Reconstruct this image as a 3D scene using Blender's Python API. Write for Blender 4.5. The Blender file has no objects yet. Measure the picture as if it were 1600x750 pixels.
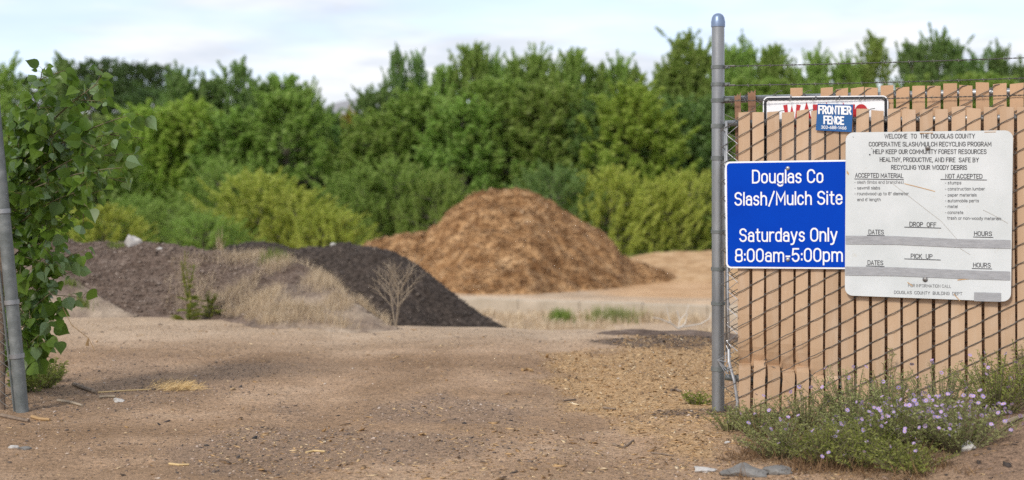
import bpy, bmesh, math, random
import numpy as np
from mathutils import Vector, Matrix

S = bpy.context.scene
COL = S.collection
R = math.radians
F = 2222.0            # focal length in photograph pixels (1600 wide)
EYE = 1.3
HOR = 290.0           # horizon row in the photograph

# ------------------------------------------------------------------ camera
cam_d = bpy.data.cameras.new('camera')
cam = bpy.data.objects.new('camera', cam_d); COL.objects.link(cam)
cam.location = (0, 0, EYE); cam.rotation_euler = (R(90), 0, 0)
cam_d.sensor_width = 36.0; cam_d.lens = 36.0 * F / 1600.0
cam_d.shift_y = (HOR - 375.0) / 1600.0
cam_d.clip_start = 0.1; cam_d.clip_end = 6000
cam_d.dof.use_dof = True; cam_d.dof.focus_distance = 7.75; cam_d.dof.aperture_fstop = 1.8
S.camera = cam

# ------------------------------------------------------------------ sky, sun, exposure
SUN_EL, SUN_AZ = R(40), R(212)     # azimuth clockwise from +Y: behind the camera, to its left
w = bpy.data.worlds.new('World'); S.world = w; w.use_nodes = True
nt = w.node_tree; nt.nodes.clear()
def wn(t, **k):
    n = nt.nodes.new(t)
    for a, b in k.items(): setattr(n, a, b)
    return n
out = wn('ShaderNodeOutputWorld'); bg = wn('ShaderNodeBackground'); bg.inputs['Strength'].default_value = 0.12
sky = wn('ShaderNodeTexSky', sky_type='NISHITA', sun_disc=False, sun_elevation=SUN_EL, sun_rotation=SUN_AZ,
         altitude=1800, air_density=1.0, dust_density=1.5, ozone_density=1.0)
tc = wn('ShaderNodeTexCoord'); sep = wn('ShaderNodeSeparateXYZ')
zc = wn('ShaderNodeMath', operation='MAXIMUM'); zc.inputs[1].default_value = 0.0
za = wn('ShaderNodeMath', operation='ADD'); za.inputs[1].default_value = 0.10
dx = wn('ShaderNodeMath', operation='DIVIDE'); dy = wn('ShaderNodeMath', operation='DIVIDE')
cv = wn('ShaderNodeCombineXYZ'); cv.inputs[2].default_value = 3.7
cn = wn('ShaderNodeTexNoise'); cn.inputs['Scale'].default_value = 0.85; cn.inputs['Detail'].default_value = 7; cn.inputs['Roughness'].default_value = 0.55
cr = wn('ShaderNodeValToRGB'); cr.color_ramp.elements[0].position = 0.40; cr.color_ramp.elements[1].position = 0.57
cr.color_ramp.elements[0].color = (0.30, 0.30, 0.30, 1)
cl = wn('ShaderNodeMix', data_type='RGBA')
cn2 = wn('ShaderNodeTexNoise'); cn2.inputs['Scale'].default_value = 2.1; cn2.inputs['Detail'].default_value = 6; cn2.inputs['Roughness'].default_value = 0.5
cr2 = wn('ShaderNodeValToRGB'); cr2.color_ramp.elements[0].position = 0.36; cr2.color_ramp.elements[1].position = 0.62
cr2.color_ramp.elements[0].color = (.76, .81, .89, 1); cr2.color_ramp.elements[1].color = (1.0, 1.01, 1.03, 1)
cm2 = wn('ShaderNodeMix', data_type='RGBA', blend_type='MULTIPLY'); cm2.inputs['Factor'].default_value = 1.0; cm2.inputs['A'].default_value = (4.55, 4.6, 4.7, 1)
L = nt.links.new
L(tc.outputs['Generated'], sep.inputs[0]); L(sep.outputs['Z'], zc.inputs[0]); L(zc.outputs[0], za.inputs[0])
L(sep.outputs['X'], dx.inputs[0]); L(za.outputs[0], dx.inputs[1]); L(sep.outputs['Y'], dy.inputs[0]); L(za.outputs[0], dy.inputs[1])
L(dx.outputs[0], cv.inputs[0]); L(dy.outputs[0], cv.inputs[1]); L(cv.outputs[0], cn.inputs['Vector'])
L(cn.outputs['Fac'], cr.inputs[0]); L(cv.outputs[0], cn2.inputs['Vector']); L(cn2.outputs['Fac'], cr2.inputs[0]); L(cr2.outputs[0], cm2.inputs['B']); L(cm2.outputs['Result'], cl.inputs['B'])
L(cr.outputs[0], cl.inputs['Factor'])
sm = wn('ShaderNodeMix', data_type='RGBA', blend_type='MULTIPLY'); sm.inputs['Factor'].default_value = 1.0; sm.inputs['B'].default_value = (.93, .83, .88, 1)
L(sky.outputs[0], sm.inputs['A']); L(sm.outputs['Result'], cl.inputs['A'])
L(cl.outputs['Result'], bg.inputs['Color']); L(bg.outputs[0], out.inputs[0])

sd = bpy.data.lights.new('sun', 'SUN'); sd.energy = 1.5; sd.angle = R(11); sd.color = (1.0, 0.95, 0.87)
sun = bpy.data.objects.new('sun', sd); COL.objects.link(sun)
sv = Vector((math.sin(SUN_AZ) * math.cos(SUN_EL), math.cos(SUN_AZ) * math.cos(SUN_EL), math.sin(SUN_EL)))
sun.rotation_euler = sv.to_track_quat('Z', 'Y').to_euler(); sun.location = (-10, -10, 30)

S.view_settings.view_transform = 'Standard'; S.view_settings.look = 'None'
S.view_settings.exposure = 0.90; S.view_settings.gamma = 1.0
S.view_settings.use_curve_mapping = False
S.render.engine = 'CYCLES'
S.cycles.use_denoising = False
S.cycles.max_bounces = 8; S.cycles.diffuse_bounces = 6; S.cycles.glossy_bounces = 2
S.cycles.transmission_bounces = 3; S.cycles.transparent_max_bounces = 4
S.cycles.caustics_reflective = False; S.cycles.caustics_refractive = False

# ------------------------------------------------------------------ helpers
def PX(px, py, Y):
    return Vector(((px - 800.0) / F * Y, Y, EYE - (py - HOR) / F * Y))
def GP(px, py, z=0.0):                       # pixel -> point of the level z
    Y = (EYE - z) * F / (py - HOR)
    return Vector(((px - 800.0) / F * Y, Y, z))

def _hash(ix, iy, seed):
    h = (ix * 374761393 + iy * 668265263 + seed * 1442695041) & 0xffffffff
    h = ((h ^ (h >> 13)) * 1274126177) & 0xffffffff
    return ((h ^ (h >> 16)) & 0xffff) / 65535.0
def vnoise(x, y, seed=0):
    x = np.asarray(x, float); y = np.asarray(y, float)
    ix = np.floor(x).astype(np.int64); iy = np.floor(y).astype(np.int64)
    fx = x - ix; fy = y - iy; fx = fx*fx*(3-2*fx); fy = fy*fy*(3-2*fy)
    a = _hash(ix, iy, seed); b = _hash(ix+1, iy, seed); c = _hash(ix, iy+1, seed); d = _hash(ix+1, iy+1, seed)
    return (a*(1-fx)+b*fx)*(1-fy) + (c*(1-fx)+d*fx)*fy
def fbm(x, y, seed=0, oct=4, gain=0.5):
    t = 0; a = 1; s = 0
    for o in range(oct):
        t = t + a * vnoise(x * 2**o, y * 2**o, seed + o*17); s += a; a *= gain
    return t / s
def sstep(a, b, x):
    t = np.clip((np.asarray(x, float) - a) / (b - a), 0, 1); return t*t*(3-2*t)

class MB:
    def __init__(s): s.v = []; s.f = []; s.mi = []; s.cur = 0
    def add(s, verts, faces):
        o = len(s.v); s.v.extend([tuple(p) for p in verts])
        s.f.extend([tuple(i + o for i in f) for f in faces]); s.mi.extend([s.cur] * len(faces))
    def tube(s, pts, r, n=6, caps=True):
        pts = [Vector(p) for p in pts]
        rs = r if isinstance(r, (list, tuple)) else [r] * len(pts)
        V = []; Fc = []
        up = None
        for i, p in enumerate(pts):
            t = (pts[min(i+1, len(pts)-1)] - pts[max(i-1, 0)])
            if t.length < 1e-9: t = Vector((0, 0, 1))
            t.normalize()
            if up is None:
                up = Vector((0, 0, 1)) if abs(t.z) < 0.9 else Vector((1, 0, 0))
            a = t.cross(up)
            if a.length < 1e-6: a = t.cross(Vector((0, 1, 0)))
            a.normalize(); b = t.cross(a).normalized(); up = b.cross(t) if False else up
            for k in range(n):
                an = 2*math.pi*k/n
                V.append(p + (a*math.cos(an) + b*math.sin(an)) * rs[i])
        for i in range(len(pts)-1):
            for k in range(n):
                k2 = (k+1) % n
                Fc.append((i*n+k, i*n+k2, (i+1)*n+k2, (i+1)*n+k))
        if caps:
            Fc.append(tuple(range(n-1, -1, -1))); Fc.append(tuple(range((len(pts)-1)*n, len(pts)*n)))
        s.add(V, Fc)
    def box(s, c, ax, ay, az):
        c = Vector(c); ax = Vector(ax); ay = Vector(ay); az = Vector(az)
        V = [c + ax*i + ay*j + az*k for i in (-1, 1) for j in (-1, 1) for k in (-1, 1)]
        s.add(V, [(0,1,3,2), (4,6,7,5), (0,4,5,1), (2,3,7,6), (0,2,6,4), (1,5,7,3)])
    def rock(s, c, r, rng, flat=0.6, sub=1):
        bm = bmesh.new(); bmesh.ops.create_icosphere(bm, subdivisions=sub, radius=1.0)
        sx, sy, sz = r * rng.uniform(.7, 1.3), r * rng.uniform(.7, 1.2), r * flat
        an = rng.uniform(0, 6.28); ca, sa = math.cos(an), math.sin(an)
        V = []
        for v in bm.verts:
            k = rng.uniform(.72, 1.15)
            x, y, z = v.co.x*sx*k, v.co.y*sy*k, v.co.z*sz*k
            V.append((c[0]+x*ca-y*sa, c[1]+x*sa+y*ca, c[2]+z))
        s.add(V, [tuple(v.index for v in f.verts) for f in bm.faces]); bm.free()
    def build(s, name, mats, parent=None, loc=None, smooth=False):
        o = Vector(loc) if loc is not None else (parent_loc(parent) if parent else Vector((0, 0, 0)))
        a = np.array(s.v, dtype=float).reshape(-1, 3) - np.array(o)
        me = bpy.data.meshes.new(name)
        me.from_pydata([tuple(p) for p in a], [], s.f)
        mats = mats if isinstance(mats, (list, tuple)) else [mats]
        for m in mats: me.materials.append(m)
        if len(mats) > 1: me.polygons.foreach_set('material_index', s.mi)
        if smooth: me.polygons.foreach_set('use_smooth', [True]*len(me.polygons))
        me.update()
        ob = bpy.data.objects.new(name, me); COL.objects.link(ob)
        if parent: ob.parent = parent
        if parent is None: ob.location = o
        elif loc is not None: ob.location = o - parent_loc(parent)
        return ob
def parent_loc(p):
    o = Vector((0, 0, 0))
    while p is not None: o = o + p.location; p = p.parent
    return o
def tag(o, label, cat, group=None, kind=None):
    o['label'] = label; o['category'] = cat
    if group: o['group'] = group
    if kind: o['kind'] = kind
    return o
def thing(name, label, cat, loc=(0, 0, 0), group=None):
    o = bpy.data.objects.new(name, None); COL.objects.link(o); o.location = loc; o.empty_display_size = .1
    return tag(o, label, cat, group)
def setting(o, kind='structure'):
    o['kind'] = kind; return o

# ------------------------------------------------------------------ materials
def mat(name, fn=None, base=(.5,.5,.5), rough=.8, metal=0.0, spec=None):
    m = bpy.data.materials.new(name); m.use_nodes = True
    t = m.node_tree; b = t.nodes['Principled BSDF']
    b.inputs['Base Color'].default_value = (*base, 1); b.inputs['Roughness'].default_value = rough
    b.inputs['Metallic'].default_value = metal
    if spec is not None: b.inputs['Specular IOR Level'].default_value = spec
    if fn: fn(t, b)
    return m
def nd(t, typ, **k):
    n = t.nodes.new(typ)
    for a, v in k.items(): setattr(n, a, v)
    return n
def noise(t, scale, detail=4, rough=.55, vec=None, coord='Object', stretch=None):
    n = nd(t, 'ShaderNodeTexNoise'); n.inputs['Scale'].default_value = scale
    n.inputs['Detail'].default_value = detail; n.inputs['Roughness'].default_value = rough
    c = nd(t, 'ShaderNodeTexCoord')
    if stretch:
        mp = nd(t, 'ShaderNodeMapping'); mp.inputs['Scale'].default_value = stretch
        t.links.new(c.outputs[coord], mp.inputs[0]); t.links.new(mp.outputs[0], n.inputs['Vector'])
    else: t.links.new(c.outputs[coord], n.inputs['Vector'])
    return n
def ramp(t, src, stops):
    r = nd(t, 'ShaderNodeValToRGB'); e = r.color_ramp.elements
    while len(e) < len(stops): e.new(0.5)
    for i, (p, c) in enumerate(stops): e[i].position = p; e[i].color = (*c, 1)
    t.links.new(src, r.inputs[0]); return r
def mix(t, fac, a, b, mode='MIX'):
    n = nd(t, 'ShaderNodeMix', data_type='RGBA', blend_type=mode)
    for k, v in (('Factor', fac), ('A', a), ('B', b)):
        if hasattr(v, 'links') or hasattr(v, 'is_linked'): t.links.new(v, n.inputs[k])
        elif k == 'Factor': n.inputs[k].default_value = v
        else: n.inputs[k].default_value = (*v, 1)
    return n.outputs['Result']
def mth(t, op, a, b=None, clamp=False):
    n = nd(t, 'ShaderNodeMath', operation=op); n.use_clamp = clamp
    for i, v in enumerate((a, b)):
        if v is None: continue
        if hasattr(v, 'is_linked'): t.links.new(v, n.inputs[i])
        else: n.inputs[i].default_value = v
    return n.outputs[0]
def bump(t, b, h, strength=.4, dist=.02):
    n = nd(t, 'ShaderNodeBump'); n.inputs['Strength'].default_value = strength; n.inputs['Distance'].default_value = dist
    t.links.new(h, n.inputs['Height']); t.links.new(n.outputs[0], b.inputs['Normal'])
def attr(t, name):
    n = nd(t, 'ShaderNodeAttribute'); n.attribute_name = name; return n.outputs['Fac']

def noisy(name, stops, scale, rough=.85, bs=.4, bscale=None, bd=.02, detail=6, stretch=None, metal=0, spec=None):
    def f(t, b):
        n = noise(t, scale, detail, .6, stretch=stretch)
        r = ramp(t, n.outputs['Fac'], stops); t.links.new(r.outputs[0], b.inputs['Base Color'])
        if bs:
            n2 = noise(t, bscale or scale*3, 5, .65, stretch=stretch); bump(t, b, n2.outputs['Fac'], bs, bd)
    return mat(name, f, rough=rough, metal=metal, spec=spec)

def island(name, stops, rough=.85):
    def f(t, b):
        g = nd(t, 'ShaderNodeNewGeometry')
        r = ramp(t, g.outputs['Random Per Island'], stops); r.color_ramp.interpolation = 'LINEAR'
        t.links.new(r.outputs[0], b.inputs['Base Color'])
    return mat(name, f, rough=rough)

def foliage(name, a, c, trans=.35, scale=2.2, back=None, rough=.55):
    """leaf material: colour drifts per leaf and through the crown, some light passes through"""
    def f(t, b):
        g = nd(t, 'ShaderNodeNewGeometry')
        n = noise(t, scale, 4, .65)
        k = mth(t, 'ADD', mth(t, 'MULTIPLY', g.outputs['Random Per Island'], .45), mth(t, 'MULTIPLY', n.outputs['Fac'], .75))
        r = ramp(t, k, [(.25, a), (.85, c)]).outputs[0]
        oi = nd(t, 'ShaderNodeObjectInfo')
        hs = nd(t, 'ShaderNodeHueSaturation')
        t.links.new(mth(t, 'ADD', mth(t, 'MULTIPLY', oi.outputs['Random'], .026), .490), hs.inputs['Hue'])
        t.links.new(mth(t, 'ADD', mth(t, 'MULTIPLY', oi.outputs['Random'], .30), .90), hs.inputs['Value'])
        t.links.new(r, hs.inputs['Color']); col = hs.outputs[0]
        if back:
            col = mix(t, g.outputs['Backfacing'], col, back)
        t.links.new(col, b.inputs['Base Color']); b.inputs['Roughness'].default_value = rough
        b.inputs['Specular IOR Level'].default_value = .3
        tr = nd(t, 'ShaderNodeBsdfTranslucent'); t.links.new(mix(t, .5, col, (.24, .42, .06)), tr.inputs['Color'])
        ms = nd(t, 'ShaderNodeMixShader'); ms.inputs[0].default_value = trans
        o = t.nodes['Material Output']
        t.links.new(b.outputs[0], ms.inputs[1]); t.links.new(tr.outputs[0], ms.inputs[2]); t.links.new(ms.outputs[0], o.inputs[0])
    return mat(name, f)

M = {}
M['galv'] = noisy('galvanised steel', [(.3, (.24,.25,.255)), (.7, (.38,.395,.40))], 9, rough=.42, bs=.08, stretch=(1,1,.25), metal=.75)
M['galv_old'] = noisy('weathered galvanised steel', [(.3, (.11,.125,.12)), (.55, (.17,.185,.18)), (.75, (.27,.285,.275))], 14, rough=.55, bs=.1, metal=.35)
M['cap'] = noisy('cast cap', [(.3, (.16,.22,.33)), (.7, (.24,.31,.43))], 12, rough=.4, bs=.05, metal=.5)
M['wire'] = noisy('fence wire', [(.3, (.075,.072,.066)), (.7, (.17,.16,.145))], 30, rough=.5, bs=0, metal=.4)
M['wire_bright'] = noisy('bright wire', [(.3, (.3,.31,.32)), (.7, (.5,.5,.5))], 30, rough=.4, bs=0, metal=.6)
def slat_fn(t, b):
    g = nd(t, 'ShaderNodeNewGeometry')
    c = ramp(t, g.outputs['Random Per Island'], [(0, (.435,.292,.180)), (.5, (.515,.350,.218)), (1, (.57,.395,.252))]).outputs[0]
    n = noise(t, 5, 5, .6, stretch=(3,3,.5)); c = mix(t, mth(t, 'MULTIPLY', n.outputs['Fac'], .30), c, (.36,.22,.12))
    n2 = noise(t, 26, 3, .5); d = ramp(t, n2.outputs['Fac'], [(.70, (0,0,0)), (.76, (1,1,1))]).outputs[0]
    c = mix(t, mth(t, 'MULTIPLY', d, .45), c, (.16,.10,.055))
    n3 = noise(t, 3.2, 7, .7, stretch=(5,5,.9)); d3 = ramp(t, n3.outputs['Fac'], [(.46, (0,0,0)), (.68, (1,1,1))]).outputs[0]
    c = mix(t, mth(t, 'MULTIPLY', d3, .38), c, (.60,.47,.35))
    t.links.new(c, b.inputs['Base Color'])
M['slat'] = mat('tan vinyl slat', slat_fn, rough=.5)
M['slat_rear'] = noisy('faded tan slat', [(.3, (.44,.265,.145)), (.7, (.55,.345,.195))], 4, rough=.55, bs=.05)
M['slat_burnt'] = noisy('brown torn slat', [(.3, (.14,.065,.035)), (.7, (.30,.16,.085))], 9, rough=.6, bs=.1)
M['blue'] = noisy('blue sign sheeting', [(.3, (.0006,.044,.40)), (.7, (.0008,.054,.46))], 3, rough=.55, bs=0, spec=.06)
M['white'] = noisy('white sign sheeting', [(.3, (.80,.81,.82)), (.7, (.86,.87,.88))], 4, rough=.35, bs=0)
def board_fn(t, b):
    n = noise(t, 3.5, 6, .6); c = ramp(t, n.outputs['Fac'], [(.35, (.57,.60,.595)), (.65, (.655,.68,.68))]).outputs[0]
    n2 = noise(t, 16, 5, .6); d = ramp(t, n2.outputs['Fac'], [(.66, (0,0,0)), (.74, (1,1,1))]).outputs[0]
    c = mix(t, mth(t, 'MULTIPLY', d, .35), c, (.50,.44,.34)); t.links.new(c, b.inputs['Base Color'])
M['board'] = mat('weathered white board', board_fn, rough=.4)
M['ink'] = noisy('dark ink', [(.3, (.025,.026,.032)), (.7, (.05,.05,.056))], 20, rough=.6, bs=0)
M['ink_faded'] = noisy('faded ink', [(.3, (.07,.07,.075)), (.7, (.20,.20,.20))], 25, rough=.6, bs=0)
M['red'] = noisy('red sign paint', [(.3, (.42,.010,.016)), (.7, (.50,.018,.024))], 8, rough=.4, bs=0)
M['black'] = noisy('black border paint', [(.3, (.008,.01,.014)), (.7, (.015,.017,.022))], 8, rough=.4, bs=0)
M['tealblue'] = noisy('small blue plate', [(.3, (.005,.085,.27)), (.7, (.008,.10,.31))], 8, rough=.35, bs=0)
M['tape'] = noisy('grey duct tape', [(.35, (.30,.305,.315)), (.65, (.38,.385,.395))], 6, rough=.38, bs=.25, stretch=(3,3,14), bd=.004)
M['bolt'] = noisy('bolt steel', [(.3, (.14,.13,.12)), (.7, (.30,.29,.28))], 60, rough=.45, bs=0, metal=.7)
M['rust'] = noisy('rust stain', [(.3, (.45,.25,.10)), (.7, (.62,.42,.22))], 30, rough=.8, bs=0)
M['scratch'] = noisy('scratch', [(.3, (.36,.33,.28)), (.7, (.5,.48,.44))], 20, rough=.8, bs=0)

M['mulch'] = noisy('shredded orange mulch', [(.33, (.16,.078,.032)), (.44, (.32,.175,.078)), (.54, (.47,.28,.135)), (.70, (.58,.38,.205))], 2.0, bs=1.0, bscale=7, bd=.10, detail=9, rough=.95, spec=.1)
M['mulch_pale'] = noisy('pale spread mulch', [(.30, (.26,.15,.075)), (.48, (.45,.285,.15)), (.70, (.60,.42,.25))], 2.0, bs=.8, bscale=9, bd=.06, detail=9, rough=.95, spec=.1)
M['compost'] = noisy('black compost', [(.28, (.018,.013,.010)), (.48, (.058,.045,.037)), (.66, (.118,.092,.075)), (.8, (.19,.15,.125))], 14, bs=.9, bscale=16, bd=.06, detail=9, rough=.95, spec=.1)
M['bark'] = noisy('dark bark mulch', [(.28, (.06,.041,.031)), (.45, (.140,.100,.077)), (.62, (.21,.157,.124)), (.82, (.31,.245,.20))], 7, bs=1.0, bscale=16, bd=.06, detail=9, rough=.95, spec=.1)
def sandy_fn(t, b):
    n = noise(t, 1.6, 8, .62, stretch=(1.4,1,2.6)); c = ramp(t, n.outputs['Fac'], [(.34, (.105,.08,.068)), (.47, (.24,.178,.135)), (.57, (.38,.295,.215)), (.68, (.53,.42,.31))]).outputs[0]
    n2 = noise(t, 22, 6, .65); c = mix(t, .3, c, ramp(t, n2.outputs['Fac'], [(.35, (.18,.135,.10)), (.65, (.50,.39,.29))]).outputs[0])
    tcx = nd(t, 'ShaderNodeTexCoord'); sx = nd(t, 'ShaderNodeSeparateXYZ'); t.links.new(tcx.outputs['Object'], sx.inputs[0])
    n9 = noise(t, 1.5, 5, .6)
    k = mth(t, 'ADD', mth(t, 'MULTIPLY', sx.outputs['X'], -1.1), mth(t, 'MULTIPLY', n9.outputs['Fac'], 3.2)); k = mth(t, 'SUBTRACT', k, 1.35, True)
    c = mix(t, mth(t, 'MULTIPLY', k, .85), c, ramp(t, n2.outputs['Fac'], [(.3, (.05,.034,.027)), (.5, (.14,.10,.08)), (.7, (.27,.21,.17))]).outputs[0])
    t.links.new(c, b.inputs['Base Color']); bump(t, b, n2.outputs['Fac'], .8, .04)
M['sandy'] = mat('pale eroded sand', sandy_fn, rough=.95, spec=.1)
M['concrete'] = noisy('old concrete', [(.3, (.36,.30,.22)), (.7, (.52,.44,.34))], 2.5, bs=.3, bscale=18, bd=.01)
M['rock_white'] = noisy('pale rock', [(.3, (.36,.34,.31)), (.7, (.56,.53,.49))], 6, bs=.5, bscale=18, bd=.02)
M['rock_grey'] = noisy('grey slab', [(.3, (.115,.108,.097)), (.55, (.19,.18,.165)), (.75, (.30,.285,.26))], 9, bs=.6, bscale=30, bd=.01)
M['bark_trunk'] = noisy('tree bark', [(.3, (.10,.08,.06)), (.7, (.22,.19,.15))], 6, bs=.6, stretch=(3,3,.5))
M['twig'] = noisy('twig bark', [(.3, (.10,.085,.045)), (.7, (.20,.17,.10))], 12, bs=.2)
M['deadwood'] = noisy('bleached dead stems', [(.3, (.24,.185,.125)), (.7, (.40,.325,.235))], 8, bs=.2)
M['deadwhite'] = noisy('white dead branch', [(.3, (.48,.44,.38)), (.7, (.64,.59,.52))], 8, bs=.2)
M['stick'] = noisy('weathered stick', [(.3, (.10,.07,.05)), (.7, (.27,.2,.14))], 18, bs=.3, stretch=(1,1,1))
M['straw'] = island('straw', [(0, (.42,.27,.10)), (.5, (.58,.41,.19)), (1, (.70,.54,.30))])
M['drygrass'] = island('dry grass', [(0, (.28,.20,.115)), (.5, (.52,.40,.255)), (1, (.66,.54,.38))])
M['brownlitter'] = island('brown litter', [(0, (.06,.032,.016)), (.5, (.16,.09,.042)), (1, (.30,.18,.08))])
M['gravel'] = island('gravel', [(0, (.05,.045,.04)), (.25, (.15,.105,.075)), (.5, (.26,.17,.105)), (.75, (.36,.25,.16)), (.95, (.44,.33,.24)), (1, (.58,.50,.42))])
M['gravel_grey'] = island('grey gravel', [(0, (.035,.033,.033)), (.25, (.115,.088,.072)), (.55, (.265,.180,.125)), (.85, (.37,.26,.185)), (1, (.50,.41,.34))])
M['chips'] = island('wood chips', [(0, (.09,.05,.022)), (.2, (.27,.15,.06)), (.55, (.45,.275,.12)), (.88, (.57,.39,.20)), (1, (.70,.55,.35))])
M['chips_dark'] = island('dark bark bits', [(0, (.02,.017,.015)), (.5, (.07,.05,.04)), (1, (.18,.13,.10))])

M['leaf_green'] = foliage('cottonwood leaves', (.215,.300,.066), (.45,.56,.155), trans=.58)
M['leaf_dark'] = foliage('dark leaves', (.130,.210,.070), (.31,.42,.145), trans=.55)
M['leaf_light'] = foliage('light willow leaves', (.31,.40,.062), (.55,.65,.150), trans=.57)
M['leaf_bush'] = foliage('pale willow leaves', (.43,.48,.07), (.68,.70,.18), trans=.54)
M['leaf_yellow'] = foliage('yellowing leaves', (.22,.19,.022), (.46,.36,.05))
M['leaf_hill'] = foliage('far oak leaves', (.085,.130,.052), (.165,.225,.095), trans=.4)
M['leaf_near'] = foliage('near cottonwood leaves', (.028,.076,.009), (.140,.245,.033), trans=.44, scale=6, back=(.20,.29,.15), rough=.33)
M['herb'] = foliage('aster foliage', (.19,.195,.068), (.43,.43,.185), trans=.48, scale=7)
M['herb_dark'] = foliage('lush herb foliage', (.15,.162,.034), (.37,.37,.10), trans=.48, scale=7)
M['herb_yellow'] = foliage('yellow green herb', (.12,.145,.022), (.28,.27,.06), trans=.35, scale=7)
M['petal'] = foliage('lavender petals', (.35,.23,.57), (.54,.42,.74), trans=.3, scale=20)
M['disc'] = mat('yellow flower centre', base=(.55,.33,.03), rough=.8)
M['grass'] = foliage('green grass', (.10,.15,.025), (.24,.28,.06), trans=.35, scale=1.0)
M['leaf_dry'] = mat('dry tan leaf', base=(.38,.24,.11), rough=.8)

# ------------------------------------------------------------------ terrain
def wall_y(x): return 36.4 - .34 * (np.clip(x, -6, 9) - 1.0)
def crest_y(x): return np.interp(x, [-12, -4.5, -1.0, 2.0, 6], [15.0, 14.3, 13.0, 12.4, 12.0])
def ground_z(x, y):
    x = np.asarray(x, float); y = np.asarray(y, float)
    d = y - crest_y(x)
    z = -2.0 * sstep(-1.0, 15.0, d) * 1.0
    z = np.where(d < 0, -0.0 * d, z) if False else z
    z = z * 1.0
    # near road: soft wheel ruts and hummocks
    near = 1 - sstep(12, 18, y)
    z = z + near * (.05 * (fbm(x*.7, y*.7, 3) - .5) + .018 * (fbm(x*4, y*4, 5) - .5))
    z = z + near * (-.03 * np.exp(-((x + 1.0 + .06*(y-6))/.28)**2) - .025 * np.exp(-((x - .55 + .03*(y-6))/.25)**2))
    # soil bank where the asters grow, in front of the fence at the right
    z = z + .17 * sstep(1.55, 2.5, x) * sstep(5.4, 6.5, y) * (1 - sstep(7.7, 9.5, y)) * (.7 + .6*fbm(x*2, y*2, 8))
    # level pad behind the concrete wall
    z = z + (.40) * sstep(.0, .25, y - wall_y(x) - .05) * (1 - .0)
    z = z + .25 * (fbm(x*.12, y*.12, 11) - .5) * sstep(20, 40, y)
    # hillside at the far left
    z = z + 10.5 * sstep(85, 150, y) * np.exp(-((x + 42)/26.0)**2) * (1 - sstep(240, 500, y))
    z = z + 6 * sstep(140, 420, y)
    return z
def gz(x, y): return float(ground_z(x, y))

def axis(parts):
    a = []
    for lo, hi, st in parts: a += list(np.arange(lo, hi, st))
    return np.array(a + [parts[-1][1]])
gx = axis([(-1500,-300,150), (-300,-60,20), (-60,-10,2.0), (-10,-3.6,.25), (-3.6,3.8,.04), (3.8,10,.25), (10,60,2.0), (60,300,20), (300,1500,150)])
gy = axis([(-60,0,5), (0,5.4,.4), (5.4,11,.04), (11,16,.07), (16,34,.4), (34,40,.12), (40,80,1.0), (80,300,6), (300,1800,75)])
GX, GY = np.meshgrid(gx, gy); GZ = ground_z(GX, GY)
nx, ny = len(gx), len(gy)
import bisect
_gxl, _gyl, _gzl = gx.tolist(), gy.tolist(), GZ.tolist()
def gz(x, y):
    i = min(max(bisect.bisect_right(_gxl, x)-1, 0), nx-2); j = min(max(bisect.bisect_right(_gyl, y)-1, 0), ny-2)
    u = (x-_gxl[i])/(_gxl[i+1]-_gxl[i]); v = (y-_gyl[j])/(_gyl[j+1]-_gyl[j])
    return (_gzl[j][i]*(1-u)+_gzl[j][i+1]*u)*(1-v) + (_gzl[j+1][i]*(1-u)+_gzl[j+1][i+1]*u)*v
me = bpy.data.meshes.new('ground')
V = np.stack([GX, GY, GZ], -1).reshape(-1, 3)
I = np.arange(nx*ny).reshape(ny, nx)
Q = np.stack([I[:-1,:-1], I[:-1,1:], I[1:,1:], I[1:,:-1]], -1).reshape(-1, 4)
me.vertices.add(len(V)); me.vertices.foreach_set('co', V.ravel())
me.loops.add(Q.size); me.loops.foreach_set('vertex_index', Q.ravel().astype(np.int32))
me.polygons.add(len(Q)); me.polygons.foreach_set('loop_start', np.arange(0, Q.size, 4, dtype=np.int32))
me.update(calc_edges=True); me.polygons.foreach_set('use_smooth', [True]*len(Q))
def n2(sx, sy, seed, oc=4): return fbm(GX*sx, GY*sy, seed, oc)
def blob(cx, cy, rx, ry, seed, k=.9):
    d = np.sqrt(((GX-cx)/rx)**2 + ((GY-cy)/ry)**2) + k*(n2(2.2, 1.3, seed) - .5)*2
    return 1 - sstep(.65, 1.15, d)
chips = np.maximum(blob(.95, 9.3, .75, 2.0, 21), blob(1.25, 11.2, .5, 1.1, 22))
grav = np.maximum(blob(-1.0, 7.1, .75, .55, 23), np.maximum(blob(-.5, 8.3, .6, .5, 24), .6*blob(-2.6, 9.3, .7, 1.2, 25)))
darkm = np.maximum(blob(1.55, 12.1, 1.1, .45, 26), .8*blob(1.15, 8.15, .5, .16, 27))
damp = sstep(.46, .66, n2(.55, .9, 31)) * (1 - sstep(9.5, 12.5, GY)) * .9
def track(pts, wdt):
    P = [GP(x, y) for x, y in pts]; d = np.full(GX.shape, 9.0)
    for p, q in zip(P, P[1:]):
        ex, ey = q.x-p.x, q.y-p.y; l2 = ex*ex+ey*ey
        tt = np.clip(((GX-p.x)*ex + (GY-p.y)*ey)/l2, 0, 1); d = np.minimum(d, np.hypot(GX-p.x-tt*ex, GY-p.y-tt*ey))
    return 1 - sstep(.15, 1.0, d/wdt + 1.5*(n2(1.1, 1.6, 45)-.5))
trk = np.maximum(track([(-260,790),(40,690),(260,602),(420,556),(640,528),(900,516)], .50), np.maximum(track([(330,800),(470,700),(600,610),(680,560),(720,525)], .42), .8*track([(880,800),(900,690),(860,600),(840,545)], .40)))
rutn = sstep(.5, .7, n2(.5, 1.7, 37)) * sstep(8, 9, GY) * (1 - sstep(11, 13, GY))
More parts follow.
